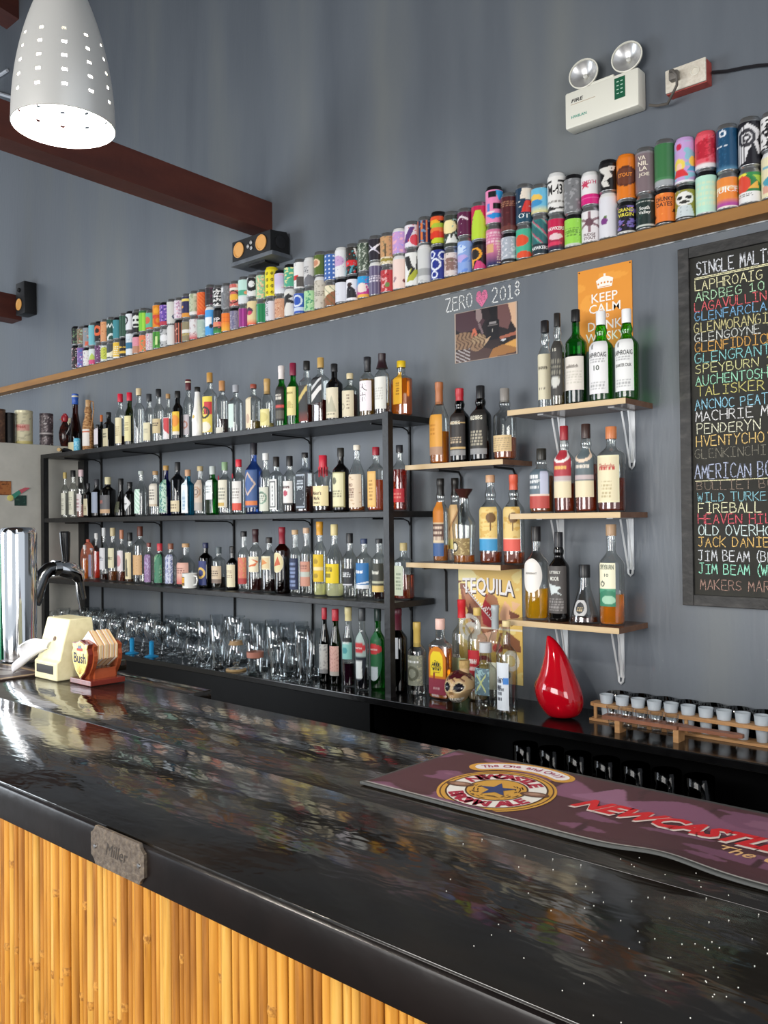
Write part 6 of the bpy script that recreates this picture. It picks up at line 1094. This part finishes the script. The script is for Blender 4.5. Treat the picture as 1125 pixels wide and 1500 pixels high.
# --- red drop sculpture
rd = [(1050, 821, 16), (1048, 823, 22), (1044, 823.5, 26.5), (1039, 823, 30), (1030, 821.5, 34.5), (1020, 819.5, 36), (1010, 817.5, 35.5), (1001, 817, 33), (993, 817, 29), (980, 816, 24), (967, 815, 19.3), (956, 813, 15), (948, 811, 12), (937, 807, 7), (933, 804.5, 4), (931, 803.5, 1.5)]
V = []; n = 36
for y, x, r in rd:
    p = onY(x, y, -.182); rr = r / F * depth_at(p); zz = max(p[2] - .0, .7903)
    for i in range(n):
        a = 2 * math.pi * i / n; bump = 1 + (.11 * math.exp(-((a - math.pi * 1.02) / .28) ** 2) if 1000 < y < 1020 else .04 * math.exp(-((a - math.pi * 1.02) / .28) ** 2) if 990 < y < 1030 else 0)
        V.append((p[0] + rr * bump * math.cos(a), -.182 + rr * .86 * bump * math.sin(a), zz))
Fc = [(k * n + i, k * n + (i + 1) % n, (k + 1) * n + (i + 1) % n, (k + 1) * n + i) for k in range(len(rd) - 1) for i in range(n)] + [tuple(range(n))[::-1], tuple(range((len(rd) - 1) * n, len(rd) * n))]
o = link('drop_sculpture', me_from('drop', V, Fc, pbr('red_gloss_ceramic', 'b4081a', .08, coat=.6), True)); tag(o, 'glossy red ceramic drop-shaped sculpture with a bent tip', 'sculpture')
sb = o.modifiers.new('s', 'SUBSURF'); sb.levels = 1; sb.render_levels = 1

# --- skull bottle
sx, sy = -1.882, -.250; sk_ = empty('skull_bottle', (sx, sy, .7902)); sk_.scale = (1.18, 1.18, 1.1); tag(sk_, 'cream ceramic skull bottle with painted dark red flowers and a wooden stopper', 'bottle')
nu, nv = 72, 54; V = []; C = []
fd = R(-80)                                        # the way the face looks
cs1 = Vector((math.cos(fd), math.sin(fd), 0)); sd = Vector((-math.sin(fd), math.cos(fd), 0))   # sd: the skull's left
def sg(x, c, w): return math.exp(-((x - c) / w) ** 2)
for j in range(nv):
    ph = math.pi * j / (nv - 1)
    for i in range(nu):
        th = 2 * math.pi * i / nu; f_, s_, u_ = math.sin(ph) * math.cos(th), math.sin(ph) * math.sin(th), -math.cos(ph)
        a, b, c = .060, .044, .052
        x, y, z = f_ * a, s_ * b, u_ * c + .066
        if u_ < -.1: x += .004; y *= (1 - .28 * sg(u_, -.7, .5)) ; x = x * (1 if f_ > 0 else .75)
        z = max(z, .0005 + .004 * (1 - max(0, f_)))
        if f_ > .2:
            eye = max(sg(y, .019, .0115) * sg(z, .070, .013), sg(y, -.019, .0115) * sg(z, .070, .013)); nose = sg(y, 0, .006) * sg(z, .048, .008)
            x -= .012 * eye + .007 * nose; x += .010 * sg(z, .026, .016) * sg(y, 0, .026) * 1.0
            x += .004 * sg(y, 0, .008) * sg(z, .062, .01) + .004 * (sg(y, .028, .01) + sg(y, -.028, .01)) * sg(z, .052, .009)
        p = cs1 * x + sd * y; V.append((p.x, p.y, z))
        col = lin('c8a678')
        if f_ > .25:
            if ((abs(y) - .019) / .0125) ** 2 + ((z - .070) / .0135) ** 2 < 1: col = lin('1c1a26')
            elif ((abs(y) - .019) / .0155) ** 2 + ((z - .070) / .0165) ** 2 < 1: col = lin('dcc8a0')
            elif (y / .007) ** 2 + ((z - .049) / .009) ** 2 < 1: col = lin('b08a60')
            elif abs(y) < .024 and .016 < z < .036: col = lin('ece4d4') if (abs(z - .026) > .0013 and (abs(y) * 1000) % 6 > 1.1) else lin('3a2a2c')
        if u_ > .62 + .13 * math.sin(th * 5) * math.cos(th * 2 + 1) : col = lin('4a1820')
        elif u_ > .40 and math.sin(th * 9 + u_ * 14) > .88: col = lin('5a2426')
        C.append(col)
Fc = [(j * nu + i, j * nu + (i + 1) % nu, (j + 1) * nu + (i + 1) % nu, (j + 1) * nu + i) for j in range(nv - 1) for i in range(nu)]
link('skull', me_from('skull', V, Fc, printed('ceramic_print', .25, .4), True, np.array(C)), sk_)
MB().lathe([(.016, .108), (.015, .118), (.0145, .124)], 18, (.010, .008, 0)).build('neck', pbr('ceramic_cream', 'c8a678', .3), sk_, True)
MB().lathe([(.0165, .124), (.0165, .146), (.015, .148), (0, .148)], 18, (.010, .008, 0)).build('stopper', noisy('stopper_wood', [(.3, 'a88850'), (.7, 'c4a468')], .6, ns=30), sk_, True)

# ================================================================ things on the bar
# --- bar mat
BM0, BM1, BY0, BY1 = -.918, -.03, -1.786, -1.536
nx, ny = 300, 84; u, v = np.meshgrid(np.linspace(0, 1, nx), np.linspace(0, 1, ny)); u = u.ravel(); v = v.ravel()
pu = BM0 + u * (BM1 - BM0); pv = BY0 + v * (BY1 - BY0)
lift = .008 * np.exp(-((pu + .44) / .055) ** 2) * np.clip((BY0 + .10 - pv) / .10, 0, 1) + .002 * np.clip((BY0 + .03 - pv) / .03, 0, 1)
col = np.zeros((len(u), 3)); col[:] = lin('4a2a30')
w1 = wob(u * 9, v * 2.2, 1.0, 41) + .6 * wob(u * 3, v * 5, 1.4, 77); w2 = wob(u * 22, v * 3, 1.2, 9)
col[(w1 > .35) & (v < .92)] = lin('70475e'); col[(w1 > .9) & (v < .92)] = lin('80566c'); col[w2 > .95] = lin('3d2228')
m_ = (v > .55) & (v < .78 + .1 * np.sin(u * 30)) & (u > .27) & (u < .8); col[m_] = lin('7b4f67')
m_ = (u > .31) & (u < .43) & (v > .60) & (v < .62 + .26 * np.exp(-((u - .36) / .03) ** 2)); col[m_] = lin('8a5f78')
bd = (u < .006) | (u > .994) | (v < .035) | (v > .975); col[bd] = lin('3b3d3c'); col[(v >= .028) & (v < .046) & (u > .005)] = lin('b9b6b0')
V = np.stack([pu, pv, 1.0545 + lift], -1); Vb = V.copy(); Vb[:, 2] -= .0038
idx = lambda i, j: j * nx + i
Fc = [(idx(i, j), idx(i + 1, j), idx(i + 1, j + 1), idx(i, j + 1)) for j in range(ny - 1) for i in range(nx - 1)]
N = nx * ny; ringi = [idx(i, 0) for i in range(nx)] + [idx(nx - 1, j) for j in range(1, ny)] + [idx(i, ny - 1) for i in range(nx - 2, -1, -1)] + [idx(0, j) for j in range(ny - 2, 0, -1)]
Fc += [(a, N + a, N + b, b) for a, b in zip(ringi, ringi[1:] + ringi[:1])]
cb2 = np.zeros_like(col); cb2[:] = lin('2c2e2d')
matp = printed('mat_print', .55)
bm_ = link('bar_mat', me_from('bar_mat', np.vstack([V, Vb]), Fc, matp, True, np.vstack([col, cb2]))); tag(bm_, 'long maroon rubber bar mat with a gold oval badge and red lettering', 'mat')
BC = np.array([-.737, -1.686]); e1 = np.array([math.cos(R(17)), math.sin(R(17))]) * .0865; e2 = np.array([math.cos(R(107)), math.sin(R(107))]) * .097
def bp_(a, b, dz=0): q = BC + e1 * a + e2 * b; return (q[0], q[1], 1.0548 + dz)
def disc(r0, r1, dz, name, c, n=64):
    V = []; Fc = []
    for k in range(n): t = 2 * math.pi * k / n; V += [bp_(r0 * math.cos(t), r0 * math.sin(t), dz), bp_(r1 * math.cos(t), r1 * math.sin(t), dz)]
    for k in range(n): j = (k + 1) % n; Fc.append((2 * k, 2 * k + 1, 2 * j + 1, 2 * j))
    if r0 < 1e-3: pass
    return link(name, me_from(name, V, Fc, pbr('mat_' + c, c, .55)), bm_)
def arcband(a0, a1, r0, r1, dz, name, c, n=40):
    V = []; Fc = []; rm = (r0 + r1) / 2; hw = (r1 - r0) / 2; loop = []
    for k in range(n + 1): a = R(a0 + (a1 - a0) * k / n); loop.append((r1 * math.cos(a), r1 * math.sin(a)))
    ca, sa = rm * math.cos(R(a1)), rm * math.sin(R(a1))
    for k in range(1, 9): t = R(a1) + math.pi * k / 9; loop.append((ca + hw * math.cos(t), sa + hw * math.sin(t)))
    for k in range(n, -1, -1): a = R(a0 + (a1 - a0) * k / n); loop.append((r0 * math.cos(a), r0 * math.sin(a)))
    ca, sa = rm * math.cos(R(a0)), rm * math.sin(R(a0))
    for k in range(1, 9): t = R(a0) + math.pi + math.pi * k / 9; loop.append((ca + hw * math.cos(t), sa + hw * math.sin(t)))
    return link(name, me_from(name, [bp_(a, b, dz) for a, b in loop], [tuple(range(len(loop)))], pbr('mat_' + c, c, .55)), bm_)
arcband(48, 122, 1.08, 1.52, .0002, 'banner', 'c8923c'); arcband(50, 120, 1.15, 1.45, .0004, 'banner_field', 'e4dcdc')
disc(0.0001, 1.0, .0003, 'badge_rim', 'c8963e'); disc(.93, .955, .0005, 'badge_line', '5a3a24'); disc(0.0001, .84, .0005, 'badge_field', 'e4e0d8'); disc(.83, .86, .0007, 'badge_line', '4a3020'); disc(0.0001, .52, .0007, 'badge_centre', 'c8963e'); disc(.50, .53, .0009, 'badge_line', '4a3020')
def arctext(txt, r, a0, a1, h, dz, c, flip=False, bold=.02, wsc=1.0):
    mat_ = pbr('mat_' + c, c, .5); chars = [k for k in txt]; n = len(chars)
    V = []; Fc = []
    for k, ch in enumerate(chars):
        if ch == ' ': continue
        tv, tf = text_mesh(ch, bold); hh = .73; a = R(a0 + (a1 - a0) * (k + .5) / n); n0 = len(V)
        for x, y, _ in tv:
            x, y = x / hh * h * wsc, y / hh * h
            if flip: q = (r - y, 0); tx_, ty_ = (r - y), x; px_ = math.cos(a) * tx_ - math.sin(a) * ty_ ; py_ = math.sin(a) * tx_ + math.cos(a) * ty_
            else: tx_, ty_ = (r + y), -x; px_ = math.cos(a) * tx_ - math.sin(a) * ty_; py_ = math.sin(a) * tx_ + math.cos(a) * ty_
            V.append(bp_(px_, py_, dz))
        Fc += [tuple(i + n0 for i in f) for f in tf]
    return link('lettering', me_from('lettering', V, Fc, mat_), bm_)
arctext('NEWCASTLE', .68, 150, 30, .24, .0009, 'a4203c', bold=.05, wsc=1.15); arctext('BROWN ALE', .68, -152, -28, .24, .0009, 'a4203c', True, .05, 1.05)
arctext('The One and Only', 1.30, 121, 49, .16, .0007, 'a03a5c', bold=.02, wsc=.95)
st_ = []
for k in range(10): a = R(90 + 36 * k + 4); r = .33 if k % 2 == 0 else .13; st_.append(bp_(r * math.cos(a), r * math.sin(a), .0012))
link('star', me_from('star', st_, [tuple(range(10))], pbr('mat_star', '2a3a6a', .5)), bm_)
for cx, cy, s in ((-.68, .06, 1), (.66, -.02, 1)):
    for q, (r1, c) in enumerate(((.19, '5a3c30'), (.14, '8a6450'), (.08, 'a88470'))):
        V = [bp_(cx + r1 * 1.3 * math.cos(2 * math.pi * k / 24), cy + r1 * .62 * math.sin(2 * math.pi * k / 24), .0011 + q * .0002) for k in range(24)]; link('medal', me_from('medal', V, [tuple(range(24))], pbr('mat_' + c, c, .5)), bm_)
V = []; Fc = []; rs = random.Random(4)
for k in range(46):
    a = R(rs.uniform(150, 400)); r = rs.uniform(.30, .47); L = rs.uniform(.03, .09); ribbon([(r * math.cos(a), r * math.sin(a)), (r * math.cos(a + L * 3), r * math.sin(a + L * 3))], .02, lambda a_, b_: bp_(a_, b_, .00095), V, Fc)
link('badge_etching', me_from('badge_etching', V, Fc, pbr('mat_etch', '4a3224', .5)), bm_)['kind'] = 'stuff'
def mt(dz): return lambda u_, v_: (u_, v_, 1.0548 + dz)
flat_text('NEWCASTLE', .046, .292, lambda u_, v_: (-.477 + u_ + .002, -1.659 + v_ - .0022, 1.0552), pbr('mat_pale', 'd8c8c0', .5), bm_, .06, .45)
flat_text('NEWCASTLE', .044, .288, lambda u_, v_: (-.477 + u_, -1.657 + v_, 1.0556), pbr('mat_red', 'c81c24', .5), bm_, .05, .45)
flat_text('The One & Only', .030, .205, lambda u_, v_: (-.303 + u_, -1.706 + v_, 1.0554), pbr('mat_cream', 'dcae78', .5), bm_, .01, .35)
# --- second mat on the left
sm_ = panel('bar_mat', .80, .235, 60, 26, 'b:3a2824 R:.0:.985:.06:.94:b0946c R:.0:.98:.09:.91:3a2422 N:6:.9:4a3430 P:.70,.25,.74,.2,.93,.55,.9,.8,.7,.5:9a9492 P:.74,.2,.8,.2,.93,.5:8a8482 P:.6,.5,.9,.85,.6,.7:a8a2a0', 'dark brown bar mat with a tan border under the tap tower side', 'mat', (-3.046, -1.825, 1.0505), asp=.3, mat=matp)
sm_.rotation_euler = (R(-90), 0, 0); sm_.location.z = 1.0505

# --- napkin holder
nh = empty('napkin_holder', (-2.176, -1.59, 1.0502)); tag(nh, 'cream leaning napkin dispenser with a white napkin sticking out', 'dispenser')
crm = noisy('cream_paint', [(.3, 'd8cfa4'), (.6, 'e2dab2'), (.85, 'e8e2c4')], rough=.45, ns=12)
prof = [(-.055, 0), (.055, 0), (.056, .05), (.052, .10), (.046, .156), (-.018, .156), (-.034, .10), (-.046, .052), (-.055, .046)]
MB().prism(prof, -.059, .059, plane='yz').build('body', crm, nh)
bv = nh.children[0].modifiers.new('b', 'BEVEL'); bv.width = .003; bv.segments = 2; bv.limit_method = 'ANGLE'
MB().box(-.046, .042, -.0562, -.053, .016, .038, b=.001).build('slot', pbr('slot_dark', '1a1612', .4), nh)
MB().lathe([(.006, 0), (.006, .0015), (0, .002)], 12).build('vent_hole', pbr('hole_brown', '6a5444', .6), nh, True, (.01, -.0335, .104), (R(75), 0, 0))
V = []; Fc = []; rs = random.Random(2); nn = 14
for j in range(nn):
    for i in range(nn):
        a, b = i / (nn - 1), j / (nn - 1); wd_ = .046 + .050 * b
        V.append((-.010 - .085 * b + (a - .5) * wd_ * .55, -.040 - .045 * b + .007 * math.sin(a * 9 + b * 3), .085 + (a - .5) * wd_ * .75 - .038 * b ** 1.5 + .006 * math.sin(a * 11 + b * 5)))
Fc = [(j * nn + i, j * nn + i + 1, (j + 1) * nn + i + 1, (j + 1) * nn + i) for j in range(nn - 1) for i in range(nn - 1)]
np_ = link('napkin', me_from('napkin', V, Fc, pbr('napkin_white', 'e8e9ee', .8), True), nh); so_ = np_.modifiers.new('s', 'SOLIDIFY'); so_.thickness = .003

# --- coaster holder
ch_ = empty('coaster_holder', (-2.035, -1.578, 1.0502)); tag(ch_, 'red brown wooden coaster holder with a yellow shield reading Bush', 'holder')
mah = noisy('mahogany', [(.3, '5c2018'), (.6, '72291e'), (.85, '8a3c2c')], rough=.25, scale=(8, 2, 2), ns=5, coat=.3)
mah2 = noisy('mahogany_light', [(.3, '7c3a20'), (.6, '96492a'), (.85, 'a85c38')], rough=.25, scale=(2, 2, 8), ns=5, coat=.3)
MB().box(-.050, .052, -.048, .048, 0, .013, b=.0015).build('base', mah, ch_)
def scal(w, h, n=16):
    R_ = [(w * .42, 0), (w * .46, .1 * h), (w * .80, .30 * h), (w * .96, .48 * h), (w, .62 * h), (w * .92, .74 * h), (w * .98, .86 * h), (w * .70, .93 * h), (w * .3, .97 * h), (0, h)]
    return R_ + [(-a, b) for a, b in R_[-2::-1]]
def plate(name, w, h, y0, y1, z0, mat, par=ch_): return MB().prism([(a, z0 + b) for a, b in scal(w, h)], y0, y1).build(name, mat, par)
plate('front_plate', .045, .098, -.034, -.024, .012, mah2); plate('rear_plate', .045, .098, .034, .044, .012, mah2)
MB().box(-.030, .030, -.024, .034, .013, .038).build('tray', mah2, ch_)
def shield(w, h): q = [(0, 0), (w * .55, .18 * h), (w * .9, .42 * h), (w, .66 * h), (w * .86, .80 * h), (w * .98, .92 * h), (w * .55, .92 * h), (0, h)]; return q + [(-a, b) for a, b in q[-2:0:-1]]
MB().prism([(a, .013 + b) for a, b in shield(.040, .098)], -.046, -.0345).build('shield_block', mah, ch_)
MB().prism([(a, .016 + b) for a, b in shield(.0375, .092)], -.048, -.0461).build('shield_face', noisy('shield_yellow', [(.35, 'd0b45c'), (.5, 'dcc878'), (.7, 'e6dca0')], .3, ns=30), ch_)
flat_text('Bush', .026, .058, lambda u_, v_: (u_, -.0484, .066 + v_), pbr('ink_navy', '1f2238', .5), ch_, .02)
MB().prism([(-.014, .084), (.014, .084), (.014, .090), (.008, .092), (0, .096), (-.008, .092), (-.014, .090)], -.0486, -.048).build('shield_crest', pbr('crest_red', 'b4483c', .5), ch_)
MB().prism([(-.010, .090), (-.004, .099), (0, .095), (.005, .099), (.010, .090)], -.0489, -.0484).build('shield_peaks', pbr('crest_blue', '6a7a94', .5), ch_)
V = []; Fc = []
for k in range(5): a = -1.2 + k * .6; ribbon([(0, .026), (.012 * math.sin(a), .026 + .018 * math.cos(a))], .0016, lambda x, z: (x, -.0484, z), V, Fc)
link('shield_sprig', me_from('sprig', V, Fc, pbr('sprig_ochre', 'b48a3c', .5)), ch_)
cm = [pbr('coaster_board', 'd8bc90', .8), pbr('coaster_white', 'dcdce0', .6), pbr('coaster_tan', 'c09468', .8)]
hexa = [(0.0, 0), (.040, .024), (.042, .058), (0, .092), (-.042, .058), (-.040, .024)]
for k in range(11):
    y0 = -.0235 + k * .0051
    m = MB().prism([(a, .0385 + b) for a, b in hexa], y0, y0 + .0048); m.V = [(x + .002 * math.sin(k * 2.1), y, z + .0012 * math.sin(k * 3.7)) for x, y, z in m.V]
    o = m.build('coaster', cm[0 if k % 3 else 2], None, False, (-2.035, -1.578, 1.0502 + .001))
    me = o.data; me.materials.append(cm[1]); me.polygons[0].material_index = 1; me.polygons[1].material_index = 1
    tag(o, 'pointed beer coaster in the shield holder, %s behind the shield' % ORD[k], 'coaster', 'coasters stacked in the shield holder')

# --- beer tap
tc0 = onZ(27.5, 970, 1.05); tx0, ty0 = tc0[0], tc0[1]
tp = empty('beer_tower', (tx0, ty0, 1.0502)); tag(tp, 'polished chrome beer tower with one tap and black handle, left edge', 'tap')
chr_ = pbr('chrome', 'e2e4e6', .07, 1); TR = .0475
MB().lathe([(TR * 1.0, 0), (TR * .99, .01), (TR * 1.02, .10), (TR * 1.05, .25), (TR * 1.06, .375), (TR * 1.0, .388), (TR * .85, .394), (0, .396)], 40, ex=[2.4] * 8).build('column', chr_, tp, True)
MB().lathe([(TR * 1.2, 0), (TR * 1.2, .004), (TR * 1.02, .008)], 36).build('foot_ring', pbr('chrome_dark', '6a6c6e', .2, 1), tp, True)
V = []; Fc = []
for j in range(2):
    for i in range(9): a = R(-116 + i * 3.2); V.append((TR * 1.075 * math.cos(a), TR * 1.075 * math.sin(a), .012 + j * .335))
Fc = [(i, i + 1, 9 + i + 1, 9 + i) for i in range(8)]; link('green_strip', me_from('strip', V, Fc, pbr('strip_green', '1a8058', .35)), tp)
def sp_(pts): return [(0, y, z) for y, z in pts]
MB().tube(sp_([(.040, .178), (.050, .190), (.062, .222), (.074, .250), (.092, .266), (.112, .270)]), [.030, .026, .023, .0215, .021, .021], 18).build('spout_pipe', pbr('chrome_dark', '6a6c6e', .2, 1), tp, True)
MB().tube(sp_([(.108, .270), (.128, .270)]), .0235, 20).build('collar', chr_, tp, True)
MB().tube(sp_([(.127, .268), (.145, .265), (.170, .258), (.188, .248), (.196, .225)]), [.022, .0255, .026, .023, .014], 20).build('tap_body', chr_, tp, True)
MB().tube(sp_([(.190, .235), (.198, .205), (.206, .170)]), [.013, .011, .0095], 14).build('nozzle', pbr('chrome_dark', '6a6c6e', .2, 1), tp, True)
MB().tube(sp_([(.182, .238), (.186, .190), (.196, .130)]), [.004, .0035, .003], 8).build('creamer_tube', chr_, tp, True)
MB().tube(sp_([(.150, .28), (.150, .298), (.147, .345), (.146, .377), (.146, .381)]), [.009, .0115, .0155, .0165, .012], 16).build('handle', pbr('handle_black', '101012', .2), tp, True)
for o in list(tp.children): pass
tp.rotation_euler = (0, 0, R(0))
